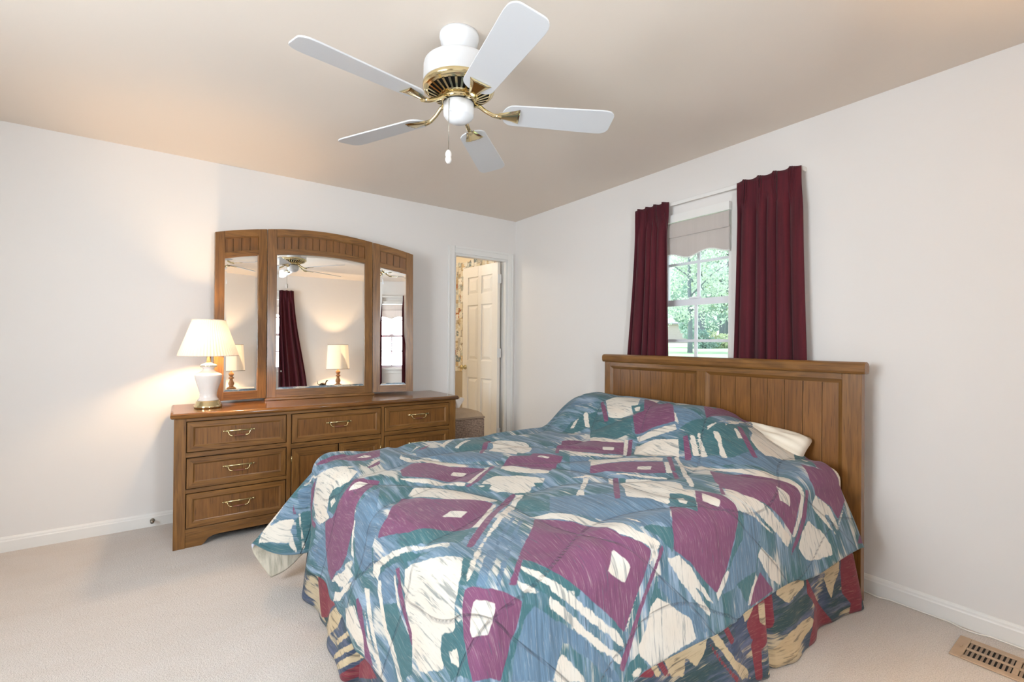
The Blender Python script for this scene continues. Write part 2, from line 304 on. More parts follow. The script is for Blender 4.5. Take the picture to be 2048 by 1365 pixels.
SKIRT_POLYS = {'C':[[-1674,298,-1649,295,-1602,231,-1639,246],
[-1603,299,-1537,300,-1382,277,-1379,258,-1394,229,-1443,199,-1491,242,-1502,189,-1564,215,-1597,274],
[-1369,265,-1330,269,-1290,214,-1233,144,-1144,79,-1113,27,-1189,59,-1261,133,-1317,206],
[-1154,283,-1076,281,-1092,243,-1138,231],
[-899,296,-688,285,-697,227,-846,207,-916,261],
[-466,278,-326,269,-349,189,-419,144,-442,104,-488,192],
[-863,114,-676,109,-635,77,-808,37,-930,3,-1028,19,-964,71],
[3182,77,3042,184,2983,184,3009,121,3145,6,3230,-4],
[3008,78,2850,194,2825,192,2993,63],
[3020,16,2789,186,2765,184,3005,1],
[3026,-34,2753,173,2731,161,3025,-61]],
'B':[[-1263,286,-1154,287,-1146,238,-1198,218],
[-1276,209,-1205,198,-1145,106,-1219,143],
[-934,298,-900,312,-864,253,-899,240],
[3005,5,2823,132,2776,150,3004,-18]],
'M':[[-1756,295,-1694,297,-1669,296,-1639,246],
[-1644,299,-1613,287,-1564,215,-1597,229],
[-1379,255,-1356,232,-1289,144,-1204,65,-1254,86,-1336,185],
[-1304,285,-1277,283,-1227,206,-1255,201],
[-1131,217,-1068,275,-986,289,-945,285,-943,160,-1050,109,-1107,169],
[-1107,150,-1051,149,-1057,4,-1089,17],
[-668,262,-626,197,-441,2,-486,8,-677,195],
[-313,256,-213,270,-172,119,-197,47,-274,22,-348,103,-337,196],
[-615,115,-441,-7,-654,-47,-752,-35,-695,38],
[-299,40,-223,36,-248,-15,-323,-5],
[3411,190,3277,225,3138,231,3042,196,3150,117,3215,52,3286,21,3345,65,3387,116],
[3739,7,3606,102,3580,58],
[3016,-86,2730,155,2606,158]],
'D':[[-1052,270,-1011,262,-990,229,-1018,182,-1051,205]]}
# ------------------------------------------------------------------ helpers
class MB:
    def __init__(s): s.v = []; s.f = []; s.m = []; s.s = []
    def add(s, verts, faces, m=0, smooth=False):
        b = len(s.v); s.v += [tuple(map(float, p)) for p in verts]
        for f in faces:
            s.f.append([b + i for i in f]); s.m.append(m); s.s.append(smooth)
        return b
    def box(s, x0, x1, y0, y1, z0, z1, m=0):
        x0, x1 = min(x0, x1), max(x0, x1); y0, y1 = min(y0, y1), max(y0, y1); z0, z1 = min(z0, z1), max(z0, z1)
        s.add([(x0, y0, z0), (x1, y0, z0), (x1, y1, z0), (x0, y1, z0), (x0, y0, z1), (x1, y0, z1), (x1, y1, z1), (x0, y1, z1)],
              [(0, 3, 2, 1), (4, 5, 6, 7), (0, 1, 5, 4), (1, 2, 6, 5), (2, 3, 7, 6), (3, 0, 4, 7)], m)
    def lathe(s, prof, c=(0, 0, 0), n=32, m=0, smooth=True, cap=True, rmod=None):
        vs_ = []
        for r, z in prof:
            for i in range(n):
                a = 2 * math.pi * i / n
                k = rmod(i, n, r, z) if rmod else 1.0
                vs_.append((c[0] + r * k * math.cos(a), c[1] + r * k * math.sin(a), c[2] + z))
        fs = []
        for j in range(len(prof) - 1):
            for i in range(n):
                a, b = j * n + i, j * n + (i + 1) % n
                fs.append((a, b, b + n, a + n))
        s.add(vs_, fs, m, smooth)
        if cap:
            b = len(s.v) - len(vs_)
            for j, rev in ((0, True), (len(prof) - 1, False)):
                if prof[j][0] > 1e-5:
                    ring = [b + j * n + i for i in range(n)]
                    s.f.append(ring[::-1] if rev else ring); s.m.append(m); s.s.append(False)
    def tube(s, pts, r, n=10, m=0, cap=True):
        pts = [Vector(p) for p in pts]; rs = r if isinstance(r, (list, tuple)) else [r] * len(pts)
        vs_ = []; up = None
        for i, p in enumerate(pts):
            t = (pts[min(i + 1, len(pts) - 1)] - pts[max(i - 1, 0)]).normalized()
            if up is None:
                up = Vector((0, 0, 1)) if abs(t.z) < 0.9 else Vector((1, 0, 0))
            a = t.cross(up).normalized(); up = a.cross(t).normalized()
            for k in range(n):
                th = 2 * math.pi * k / n
                vs_.append(p + (a * math.cos(th) + up * math.sin(th)) * rs[i])
        fs = []
        for j in range(len(pts) - 1):
            for k in range(n):
                a, b = j * n + k, j * n + (k + 1) % n
                fs.append((a, b, b + n, a + n))
        b0 = s.add(vs_, fs, m, True)
        if cap:
            s.f.append([b0 + k for k in range(n)][::-1]); s.m.append(m); s.s.append(False)
            e = b0 + (len(pts) - 1) * n
            s.f.append([e + k for k in range(n)]); s.m.append(m); s.s.append(False)
    def prism(s, poly, axis, lo, hi, m=0, smooth=False):
        # poly: 2D outline in the two other axes (x: (y,z), y: (x,z), z: (x,y))
        def P(a, b, c): return {'x': (c, a, b), 'y': (a, c, b), 'z': (a, b, c)}[axis]
        n = len(poly)
        vs_ = [P(a, b, lo) for a, b in poly] + [P(a, b, hi) for a, b in poly]
        fs = [list(range(n))[::-1], list(range(n, 2 * n))]
        b0 = len(s.v); s.add(vs_, fs, m, False)
        for i in range(n):
            j = (i + 1) % n
            s.f.append([b0 + i, b0 + j, b0 + n + j, b0 + n + i]); s.m.append(m); s.s.append(smooth)
    def build(s, name, mats, parent=None, bevel=0, seg=2, loc=None, fix=True):
        me = bpy.data.meshes.new(name)
        me.from_pydata(s.v, [], s.f)
        if not isinstance(mats, (list, tuple)): mats = [mats]
        for mt in mats: me.materials.append(mt)
        me.polygons.foreach_set('material_index', s.m); me.polygons.foreach_set('use_smooth', s.s)
        if fix:
            bm = bmesh.new(); bm.from_mesh(me); bmesh.ops.recalc_face_normals(bm, faces=bm.faces); bm.to_mesh(me); bm.free()
        me.update()
        o = link(bpy.data.objects.new(name, me))
        if parent: o.parent = parent
        if loc: o.location = loc
        if bevel:
            md = o.modifiers.new('bevel', 'BEVEL'); md.width = bevel; md.segments = seg; md.limit_method = 'ANGLE'; md.angle_limit = math.radians(35); md.harden_normals = False
        return o

def tag(o, label=None, cat=None, group=None, kind=None):
    if label: o['label'] = label
    if cat: o['category'] = cat
    if group: o['group'] = group
    if kind: o['kind'] = kind
    return o
def thing(name, label, cat, loc=(0, 0, 0), rz=0.0, group=None, kind=None):
    o = link(bpy.data.objects.new(name, None)); o.empty_display_size = 0.1
    o.location = loc; o.rotation_euler = (0, 0, rz)
    return tag(o, label, cat, group, kind)
def struct(name, mb, mats, label, cat, parent=None, **k):
    o = mb.build(name, mats, parent, **k)
    return tag(o, label, cat, kind='structure')

# ------------------------------------------------------------------ materials
def s2l(c):
    return tuple(((x / 255.0) / 12.92 if x / 255.0 <= 0.04045 else ((x / 255.0 + 0.055) / 1.055) ** 2.4) for x in c) + (1.0,)
class NT:
    def __init__(s, name):
        s.mat = bpy.data.materials.new(name); s.mat.use_nodes = True
        s.t = s.mat.node_tree; s.t.nodes.clear()
        s.out = s.t.nodes.new('ShaderNodeOutputMaterial')
    def n(s, typ, **kw):
        nd = s.t.nodes.new('ShaderNode' + typ)
        for k, v in kw.items():
            if k.startswith('_'): setattr(nd, k[1:], v)
        return nd
    def set(s, sock, v):
        if hasattr(v, 'is_linked') or hasattr(v, 'links'): s.t.links.new(v, sock)
        elif isinstance(v, (tuple, list)) and len(v) == 3 and sock.type == 'RGBA': sock.default_value = tuple(v) + (1.0,)
        else: sock.default_value = v
    def math(s, op, a, b=None, c=None, clamp=False):
        nd = s.n('Math', _operation=op, _use_clamp=clamp); s.set(nd.inputs[0], a)
        if b is not None: s.set(nd.inputs[1], b)
        if c is not None: s.set(nd.inputs[2], c)
        return nd.outputs[0]
    def mix(s, f, a, b, blend='MIX'):
        nd = s.n('Mix', _data_type='RGBA', _blend_type=blend); s.set(nd.inputs[0], f); s.set(nd.inputs[6], a); s.set(nd.inputs[7], b)
        return nd.outputs[2]
    def ramp(s, fac, stops, interp='LINEAR'):
        nd = s.n('ValToRGB'); cr = nd.color_ramp; cr.interpolation = interp
        while len(cr.elements) < len(stops): cr.elements.new(0.5)
        for e, (p, c) in zip(cr.elements, stops):
            e.position = p; e.color = c if len(c) == 4 else tuple(c) + (1.0,)
        s.set(nd.inputs[0], fac); return nd.outputs[0]
    def rng(s, v, a, b, c=0.0, d=1.0):
        nd = s.n('MapRange', _clamp=True); s.set(nd.inputs[0], v)
        for i, x in zip((1, 2, 3, 4), (a, b, c, d)): nd.inputs[i].default_value = x
        return nd.outputs[0]
    def coord(s, kind='Object'): return s.n('TexCoord').outputs[kind]
    def mapping(s, vec, scale=(1, 1, 1), rot=(0, 0, 0), loc=(0, 0, 0)):
        nd = s.n('Mapping'); s.set(nd.inputs[0], vec); nd.inputs['Scale'].default_value = scale; nd.inputs['Rotation'].default_value = rot; nd.inputs['Location'].default_value = loc
        return nd.outputs[0]
    def noise(s, vec, scale=5.0, detail=3.0, rough=0.5, dist=0.0, out='Fac'):
        nd = s.n('TexNoise'); s.set(nd.inputs['Vector'], vec); nd.inputs['Scale'].default_value = scale; nd.inputs['Detail'].default_value = detail
        nd.inputs['Roughness'].default_value = rough; nd.inputs['Distortion'].default_value = dist
        return nd.outputs[0] if out == 'Fac' else nd.outputs[1]
    def attr(s, name):
        nd = s.n('Attribute', _attribute_name=name); return nd.outputs['Fac']
    def bump(s, h, strength=0.3, dist=0.01, normal=None):
        nd = s.n('Bump'); s.set(nd.inputs['Height'], h); nd.inputs['Strength'].default_value = strength; nd.inputs['Distance'].default_value = dist
        if normal is not None: s.set(nd.inputs['Normal'], normal)
        return nd.outputs[0]
    def bsdf(s, color, rough=0.5, metal=0.0, spec=0.5, normal=None, coat=0.0, sheen=0.0):
        nd = s.n('BsdfPrincipled'); s.set(nd.inputs['Base Color'], color); s.set(nd.inputs['Roughness'], rough); nd.inputs['Metallic'].default_value = metal
        nd.inputs['Specular IOR Level'].default_value = spec; nd.inputs['Coat Weight'].default_value = coat; nd.inputs['Coat Roughness'].default_value = 0.12
        nd.inputs['Sheen Weight'].default_value = sheen
        if normal is not None: s.set(nd.inputs['Normal'], normal)
        return nd.outputs[0]
    def done(s, surf):
        s.t.links.new(surf, s.out.inputs['Surface']); return s.mat
def plain(name, rgb, rough=0.5, metal=0.0, spec=0.5, coat=0.0, noise=0.0, nscale=20.0, bump=0.0, sheen=0.0):
    t = NT(name); c = s2l(rgb); nrm = None
    if noise or bump:
        nz = t.noise(t.coord(), nscale, 4, 0.6)
        if noise: c = t.mix(t.rng(nz, 0.3, 0.7, 0, noise), c, tuple(x * 0.55 for x in c[:3]) + (1,))
        if bump: nrm = t.bump(nz, bump, 0.004)
    return t.done(t.bsdf(c, rough, metal, spec, nrm, coat, sheen))

def oak(name, axis, tone=1.0, red=0.0, rough=0.32, cath=0.5):
    # stained oak, grain running along one axis
    t = NT(name); co = t.coord()
    sc = {'x': (0.9, 9, 9), 'y': (9, 0.9, 9), 'z': (9, 9, 0.9)}[axis]
    fine = {'x': (3.0, 90, 90), 'y': (90, 3.0, 90), 'z': (90, 90, 3.0)}[axis]
    g1 = t.noise(t.mapping(co, sc), 1.4, 3, 0.55, 0.6)
    rings = t.math('SINE', t.math('MULTIPLY', g1, 42.0))
    rings = t.rng(rings, -1, 1)
    g2 = t.noise(t.mapping(co, fine), 1.0, 4, 0.65)
    g3 = t.noise(t.mapping(co, tuple(v * 0.45 for v in sc)), 0.7, 2, 0.5)
    f = t.math('ADD', t.math('MULTIPLY', rings, 0.22 * cath * 2), t.math('MULTIPLY', g2, 0.72))
    f = t.math('ADD', f, t.math('MULTIPLY', t.math('SUBTRACT', g3, 0.5), 0.5))
    def k(c): return tuple(x * tone for x in s2l(c)[:3]) + (1,)
    colr = t.ramp(f, [(0.12, k((82 + 6 * red, 54, 25))), (0.42, k((116 + 10 * red, 79, 39))), (0.68, k((134 + 10 * red, 94, 48))), (0.95, k((152 + 10 * red, 110, 62)))])
    pores = t.rng(t.noise(t.mapping(co, tuple(v * 2.2 for v in fine)), 1.0, 2, 0.6), 0.60, 0.70)
    colr = t.mix(t.math('MULTIPLY', pores, 0.7), colr, k((58, 34, 18)))
    return t.done(t.bsdf(colr, rough, 0, 0.45, t.bump(g2, 0.06, 0.002), 0.15))

M = {}
M['oak_x'] = oak('oak_grain_across', 'x'); M['oak_y'] = oak('oak_grain_deep', 'y'); M['oak_z'] = oak('oak_grain_upright', 'z')
M['oak_panel'] = oak('oak_veneer_panel', 'z', 0.97, 0.3, cath=0.25); M['oak_top'] = oak('oak_polished_top', 'x', 1.0, 0.5, 0.16)
M['groove'] = plain('dark_oak_gap', (38, 22, 12), 0.7)
M['brass'] = plain('polished_brass', (228, 212, 168), 0.14, 1.0)
M['brass_old'] = plain('antique_brass', (214, 198, 150), 0.2, 1.0)
M['chrome'] = plain('dull_nickel', (150, 145, 135), 0.25, 1.0)
M['fan_white'] = plain('white_enamel', (224, 226, 229), 0.28)
M['blade_white'] = plain('white_laminate_blade', (206, 208, 211), 0.34)
M['black'] = plain('black_shadow_gap', (18, 16, 14), 0.8)
M['ceramic'] = plain('white_glazed_ceramic', (228, 224, 220), 0.12, coat=0.5)
M['trim'] = plain('white_semi_gloss_trim', (226, 225, 222), 0.35)
M['door'] = plain('white_door_paint', (236, 230, 220), 0.4)
M['vinyl'] = plain('white_vinyl_sash', (225, 227, 232), 0.4)
M['sheet'] = plain('ivory_cotton_sheet', (232, 224, 208), 0.85, noise=0.12, nscale=9, bump=0.25)
M['wicker_lid'] = plain('tan_padded_vinyl', (176, 152, 124), 0.55, noise=0.3, nscale=14)
M['tissue'] = plain('white_tissue', (245, 240, 234), 0.9)
M['linen'] = None

def wall_paint(name, rgb):
    t = NT(name); co = t.coord()
    c = t.mix(t.rng(t.noise(co, 0.9, 2, 0.5), 0.35, 0.65, 0, 0.35), s2l(rgb), s2l(tuple(v - 5 for v in rgb)))
    return t.done(t.bsdf(c, 0.85, 0, 0.3, t.bump(t.noise(co, 240, 2, 0.5), 0.05, 0.002)))
M['wall'] = wall_paint('off_white_wall_paint', (225, 222, 219))
M['ceiling'] = wall_paint('ceiling_paint', (227, 217, 206))
M['bath_paint'] = wall_paint('cream_bathroom_paint', (238, 226, 202))
M['bath_low'] = wall_paint('tan_lower_wall_paint', (190, 176, 154))

def carpet():
    t = NT('beige_carpet'); co = t.coord()
    nf = t.noise(co, 260, 3, 0.7); nm = t.noise(t.mapping(co, (1, 2.2, 1)), 3.2, 4, 0.6, 0.8); nb = t.noise(t.mapping(co, (0.7, 2.0, 1), (0, 0, 0.5)), 1.6, 2, 0.5)
    c = t.ramp(nf, [(0.25, s2l((178, 170, 163))), (0.55, s2l((228, 221, 215))), (0.8, s2l((242, 237, 232)))])
    c = t.mix(t.rng(nm, 0.45, 0.75, 0, 0.30), c, s2l((208, 194, 180)))
    c = t.mix(t.rng(nb, 0.40, 0.62, 0, 0.22), c, s2l((204, 195, 187)))
    h = t.math('ADD', t.math('MULTIPLY', nf, 0.6), t.math('MULTIPLY', t.noise(co, 110, 2, 0.6), 0.6))
    return t.done(t.bsdf(c, 0.97, 0, 0.1, t.bump(h, 0.9, 0.010), 0, 0.2))
M['carpet'] = carpet()

def mirror_mat():
    t = NT('silvered_mirror'); return t.done(t.bsdf((0.90, 0.91, 0.90, 1), 0.0, 1.0))
M['mirror'] = mirror_mat()
def glass_mat():
    t = NT('clear_window_glass')
    tr = t.n('BsdfTransparent'); tr.inputs[0].default_value = (0.96, 0.98, 0.98, 1)
    gl = t.n('BsdfGlossy'); gl.inputs[0].default_value = (1, 1, 1, 1); gl.inputs[1].default_value = 0.01
    fr = t.n('Fresnel'); fr.inputs[0].default_value = 1.25
    mx = t.n('MixShader'); t.t.links.new(fr.outputs[0], mx.inputs[0]); t.t.links.new(tr.outputs[0], mx.inputs[1]); t.t.links.new(gl.outputs[0], mx.inputs[2])
    return t.done(mx.outputs[0])
M['glass'] = glass_mat()
def shade_cloth(name, rgb, trans=0.55):
    t = NT(name); c = s2l(rgb)
    d = t.n('BsdfDiffuse'); d.inputs[0].default_value = c
    tl = t.n('BsdfTranslucent'); tl.inputs[0].default_value = c
    mx = t.n('MixShader'); mx.inputs[0].default_value = trans
    t.t.links.new(d.outputs[0], mx.inputs[1]); t.t.links.new(tl.outputs[0], mx.inputs[2])
    return t.done(mx.outputs[0])
M['pleat'] = shade_cloth('pleated_ivory_shade_cloth', (246, 230, 214), 0.044)
M['drum'] = shade_cloth('white_drum_shade_cloth', (252, 244, 230), 0.085)
def weave(name, rgb, dark, trans, vertical=True):
    t = NT(name); co = t.coord()
    nz = t.noise(t.mapping(co, (40, 40, 2.0)), 1.0, 3, 0.6)
    c = t.mix(t.rng(nz, 0.35, 0.7), s2l(rgb), s2l(dark))
    nrm = t.bump(t.noise(co, 420, 2, 0.5), 0.12, 0.002)
    p = t.bsdf(c, 0.75, 0, 0.25, nrm, 0, 0.15)
    tl = t.n('BsdfTranslucent'); t.set(tl.inputs[0], c)
    mx = t.n('MixShader'); mx.inputs[0].default_value = trans
    t.t.links.new(p, mx.inputs[1]); t.t.links.new(tl.outputs[0], mx.inputs[2])
    return t.done(mx.outputs[0])
M['curtain'] = weave('burgundy_curtain_cloth', (88, 24, 36), (66, 17, 29), 0.09)
M['valance'] = weave('taupe_shade_cloth', (206, 198, 193), (202, 194, 189), 0.25)

# painted-print fabric: the cut-out shapes arrive as signed distances stored on the cloth
def print_fabric(name, dark):
    t = NT(name)
    ux = t.n('Attribute', _attribute_name='cloth_u').outputs['Fac']; uy = t.n('Attribute', _attribute_name='cloth_v').outputs['Fac']
    cx = t.n('CombineXYZ'); t.set(cx.inputs[0], ux); t.set(cx.inputs[1], uy); uv = cx.outputs[0]
    streak = t.noise(t.mapping(uv, (60, 4.2, 1)), 1.0, 5, 0.68, 0.35)
    streak2 = t.noise(t.mapping(uv, (26, 3.0, 1), (0, 0, 0.06)), 1.0, 4, 0.62, 0.5)
    broad = t.noise(t.mapping(uv, (5.0, 3.0, 1)), 1.0, 3, 0.55, 0.3)
    broad2 = t.noise(t.mapping(uv, (7.0, 4.0, 1), (0, 0, 0), (3, 5, 0)), 1.0, 2, 0.5)
    edge = t.math('MULTIPLY', t.math('SUBTRACT', streak2, 0.5), 0.018)
    edge = t.math('ADD', edge, t.math('MULTIPLY', t.math('SUBTRACT', t.noise(uv, 55, 3, 0.6), 0.5), 0.012))
    edge_s = t.math('MULTIPLY', t.math('SUBTRACT', t.noise(uv, 40, 2, 0.5), 0.5), 0.006)
    def lay(att, e): return t.rng(t.math('ADD', t.attr(att), e), -0.0015, 0.0015, 1, 0)
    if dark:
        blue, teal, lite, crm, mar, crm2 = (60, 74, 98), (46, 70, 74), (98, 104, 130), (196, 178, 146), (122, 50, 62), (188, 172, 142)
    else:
        blue, teal, lite, crm, mar, crm2 = (92, 117, 138), (62, 100, 106), (142, 162, 184), (208, 202, 191), (114, 70, 98), (208, 202, 191)
    L = s2l
    base = t.mix(t.rng(broad, 0.36, 0.56), L(blue), L(teal))
    base = t.mix(t.rng(streak2, 0.48, 0.66, 0, 0.85), base, L(lite))
    base = t.mix(t.rng(streak, 0.42, 0.28, 0, 0.8), base, L(tuple(v * 0.55 for v in teal)))
    base = t.mix(t.rng(t.math('ADD', t.math('MULTIPLY', broad2, 0.6), t.math('MULTIPLY', streak, 0.4)), 0.55, 0.60, 0, 0.85), base, L(crm))
    tl = t.mix(t.rng(streak, 0.50, 0.75, 0, 0.5), L(teal), L(tuple(v * 1.25 for v in teal)))
    tl = t.mix(t.rng(streak2, 0.40, 0.28, 0, 0.6), tl, L(tuple(v * 0.6 for v in teal)))
    bl = t.mix(t.rng(streak, 0.35, 0.65), L(tuple(v * 0.85 for v in blue)), L(tuple(min(255, v * 1.12) for v in blue)))
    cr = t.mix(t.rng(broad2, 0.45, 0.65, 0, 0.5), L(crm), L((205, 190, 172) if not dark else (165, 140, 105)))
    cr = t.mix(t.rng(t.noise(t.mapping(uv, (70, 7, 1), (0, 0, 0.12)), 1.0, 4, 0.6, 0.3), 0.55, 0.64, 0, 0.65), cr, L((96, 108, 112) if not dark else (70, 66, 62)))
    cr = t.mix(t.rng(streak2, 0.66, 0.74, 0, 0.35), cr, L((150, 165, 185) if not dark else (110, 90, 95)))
    mr = t.mix(t.rng(streak, 0.56, 0.74, 0, 0.6), L(mar), L(tuple(v * 0.68 + 8 for v in mar)))
    mr = t.mix(t.rng(streak2, 0.40, 0.25, 0, 0.35), mr, L(tuple(min(255, v * 1.18) for v in mar)))
    c = t.mix(lay('sdf_teal', edge), base, tl)
    c = t.mix(lay('sdf_blue', edge), c, bl)
    c = t.mix(lay('sdf_cream', edge), c, cr)
    c = t.mix(lay('sdf_ring', edge_s), c, tl)
    c = t.mix(lay('sdf_plum', edge_s), c, mr)
    c = t.mix(lay('sdf_patch', edge_s), c, cr)
    fib = t.noise(t.mapping(uv, (190, 15, 1), (0, 0, 0.05)), 1.0, 4, 0.7, 0.4)
    ink = t.noise(t.mapping(uv, (110, 9, 1), (0, 0, 0.16), (2, 7, 0)), 1.0, 3, 0.6, 0.5)
    c = t.mix(t.rng(fib, 0.52, 0.72, 0, 0.42), c, t.mix(1.0, c, (0.52, 0.60, 0.64, 1), 'MULTIPLY'))
    c = t.mix(t.rng(fib, 0.46, 0.28, 0, 0.26), c, L(crm))
    c = t.mix(t.rng(ink, 0.63, 0.69, 0, 0.50), c, L((60, 84, 92) if not dark else (40, 44, 48)))
    h = t.math('ADD', t.math('MULTIPLY', t.noise(uv, 9, 3, 0.55), 0.8), t.math('MULTIPLY', streak2, 0.12))
    nrm = t.bump(h, 0.25, 0.02)
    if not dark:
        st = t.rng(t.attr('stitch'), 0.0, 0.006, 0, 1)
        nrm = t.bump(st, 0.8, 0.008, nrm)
        c = t.mix(t.math('MULTIPLY', t.math('SUBTRACT', 1.0, st), 0.4), c, L((70, 72, 90)))  # crease shade along the quilting lines mixed into the colour
    return t.done(t.bsdf(c, 0.8, 0, 0.2, nrm, 0, 0.1))
M['print'] = print_fabric('painted_print_comforter_cloth', False)
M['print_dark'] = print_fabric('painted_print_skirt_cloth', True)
def lining():
    t = NT('cream_lining_cloth'); co = t.coord()
    c = t.mix(t.rng(t.noise(t.mapping(co, (40, 40, 3)), 1, 4, 0.6), 0.45, 0.7), s2l((206, 200, 184)), s2l((150, 146, 130)))
    return t.done(t.bsdf(c, 0.85, 0, 0.2))
M['lining'] = lining()
M['hem'] = plain('pale_blue_hem_binding', (206, 208, 222), 0.85)

def poly_sdf(px, py, polys):
    # signed distance (m) to a union of outlines; negative inside
    out = np.full(px.shape, 0.2)
    for q in polys:
        P = np.array(q, float).reshape(-1, 2) / 1000.0
        lo = P.min(0) - 0.05; hi = P.max(0) + 0.05
        idx = np.where((px > lo[0]) & (px < hi[0]) & (py > lo[1]) & (py < hi[1]))[0]
        if not len(idx): continue
        x = px[idx]; y = py[idx]; d2 = np.full(len(idx), 1e9); ins = np.zeros(len(idx), bool)
        n = len(P)
        for i in range(n):
            ax, ay = P[i]; bx, by = P[(i + 1) % n]
            ex, ey = bx - ax, by - ay; ll = ex * ex + ey * ey + 1e-12
            tt = np.clip(((x - ax) * ex + (y - ay) * ey) / ll, 0, 1)
            d2 = np.minimum(d2, (x - ax - tt * ex) ** 2 + (y - ay - tt * ey) ** 2)
            if ay != by:
                cr = ((ay > y) != (by > y)) & (x < ex * (y - ay) / (ey if ey else 1e-12) + ax)
                ins ^= cr
        d = np.sqrt(d2); d = np.where(ins, -d, d)
        out[idx] = np.minimum(out[idx], d)
    return out
def put_attr(me, name, arr):
    a = me.attributes.new(name, 'FLOAT', 'POINT'); a.data.foreach_set('value', np.asarray(arr, np.float32).ravel())
LAYERS = (('T', 'sdf_teal'), ('B', 'sdf_blue'), ('C', 'sdf_cream'), ('K', 'sdf_ring'), ('M', 'sdf_plum'), ('D', 'sdf_patch'))
def grid_mesh(name, x, y, z, mats, parent=None, smooth=True):
    nx, ny = x.shape
    co = np.stack([x, y, z], -1).reshape(-1, 3)
    i = np.arange(nx * ny).reshape(nx, ny)
    q = np.stack([i[:-1, :-1], i[1:, :-1], i[1:, 1:], i[:-1, 1:]], -1).reshape(-1, 4)
    me = bpy.data.meshes.new(name)
    me.from_pydata(co.tolist(), [], q.tolist())
    for m in mats: me.materials.append(m)
    if smooth: me.polygons.foreach_set('use_smooth', [True] * len(me.polygons))
    me.update()
    o = link(bpy.data.objects.new(name, me))
    if parent: o.parent = parent
    return o
# ------------------------------------------------------------------ room shell
XL, YF, H = -4.6, -4.47, 2.44
def wall_with_holes(axis, a0, a1, lo, hi, holes, m=0, z1=H):
    # axis 'x': wall lies in a plane of constant y, running along x; holes = [(a0, a1, z0, z1)]
    mb = MB()
    def bx(p, q, za, zb):
        if q - p < 1e-4 or zb - za < 1e-4: return
        if axis == 'x': mb.box(p, q, lo, hi, za, zb, m)
        else: mb.box(lo, hi, p, q, za, zb, m)
    cur = a0
    for h0, h1, z0, zt in sorted(holes):
        bx(cur, h0, 0, z1); bx(h0, h1, 0, z0); bx(h0, h1, zt, z1); cur = h1
    bx(cur, a1, 0, z1)
    return mb
W2 = (-2.365, -1.795, 0.93, 2.075); W3 = (-3.30, -2.10, 0.93, 2.075)  # W3: invented opening in the left wall for the added fill light
DX0, DX1, DZ = -0.705, -0.098, 2.045
WY0, WY1, WZ0, WZ1 = -2.272, -1.702, 0.93, 2.075
struct('wall_back', wall_with_holes('x', XL - .12, 0.0, 0.0, 0.12, [(DX0, DX1, 0, DZ)]), M['wall'], 'off-white wall behind the dresser', 'wall')
struct('wall_right', wall_with_holes('y', YF - .12, 2.4, 0.0, 0.14, [(WY0, WY1, WZ0, WZ1)]), M['wall'], 'off-white wall behind the bed headboard', 'wall')
struct('wall_left', wall_with_holes('y', YF - .12, 0.0, XL - .12, XL, [W3]), M['wall'], 'off-white side wall outside the photo', 'wall')
struct('wall_front', wall_with_holes('x', XL, 0.0, YF - .12, YF, [W2]), M['wall'], 'cream wall seen in the mirrors', 'wall')
mb = MB(); mb.box(XL - .12, 0.14, YF - .12, 0.12, H, H + .12); struct('ceiling', mb, M['ceiling'], 'warm off-white bedroom ceiling', 'ceiling')
mb = MB(); mb.box(XL - .12, 0.14, YF - .12, 2.4, -.12, 0.0); struct('floor', mb, M['carpet'], 'beige carpeted floor', 'floor')

def baseboard(name, pts, label):
    # pts: list of (axis, a0, a1, plane, sign)
    mb = MB()
    for axis, a0, a1, p, sgn in pts:
        prof = [(0, 0), (0.013 * sgn, 0), (0.013 * sgn, 0.060), (0.010 * sgn, 0.066), (0.009 * sgn, 0.074), (0.004 * sgn, 0.083), (0, 0.085)]
        if axis == 'x': mb.prism([(p + d, z) for d, z in prof], 'x', a0, a1)
        else: mb.prism([(p + d, z) for d, z in prof], 'y', a0, a1)
    struct(name, mb, M['trim'], label, 'baseboard')
baseboard('baseboard_back', [('x', XL, -0.765, 0, -1)], 'white baseboard along the dresser wall')
baseboard('baseboard_right', [('y', YF, -0.02, 0, -1)], 'white baseboard along the headboard wall')
baseboard('baseboard_front', [('x', XL + .02, -0.02, YF, 1)], 'white baseboard below the front windows')
baseboard('baseboard_left', [('y', YF, 0, XL, 1)], 'white baseboard along the side wall')

# door casing, jamb and open six-panel door leaf
mb = MB()
cw = 0.062
for x0, x1 in ((DX0 - cw, DX0 + .004), (DX1 - .004, DX1 + cw)):
    mb.box(x0, x1, -0.012, 0, 0, DZ + cw); 
    xo = x0 if x1 < -.4 else x1
    mb.box(min(xo, xo + (0.02 if x1 < -.4 else -0.02)), max(xo, xo + (0.02 if x1 < -.4 else -0.02)), -0.018, -0.012, 0, DZ + cw)
mb.box(DX0 + .004, DX1 - .004, -0.012, 0, DZ - .004, DZ + cw)
mb.box(DX0 + .004, DX1 - .004, -0.018, -0.012, DZ + cw - .02, DZ + cw)
mb.box(DX0, DX0 + .012, 0, 0.12, 0, DZ); mb.box(DX1 - .012, DX1, 0, 0.12, 0, DZ); mb.box(DX0 + .012, DX1 - .012, 0, 0.12, DZ - .012, DZ)
mb.box(DX0 + .012, DX0 + .024, 0.0, 0.04, 0, DZ - .012); mb.box(DX1 - .024, DX1 - .012, 0.0, 0.04, 0, DZ - .012); mb.box(DX0 + .024, DX1 - .024, 0.0, 0.04, DZ - .024, DZ - .012)
struct('trim_1', mb, M['trim'], 'white casing around the bathroom doorway', 'door casing', bevel=.003)
door = thing('door_1', 'white six-panel door standing open into the bathroom', 'door', (-0.172, 0.066, 0.012), math.radians(5.5), kind='structure')
mb = MB(); LW, LH = 0.60, 2.012
mb.box(0.013, 0.022, 0, LW, 0, LH)
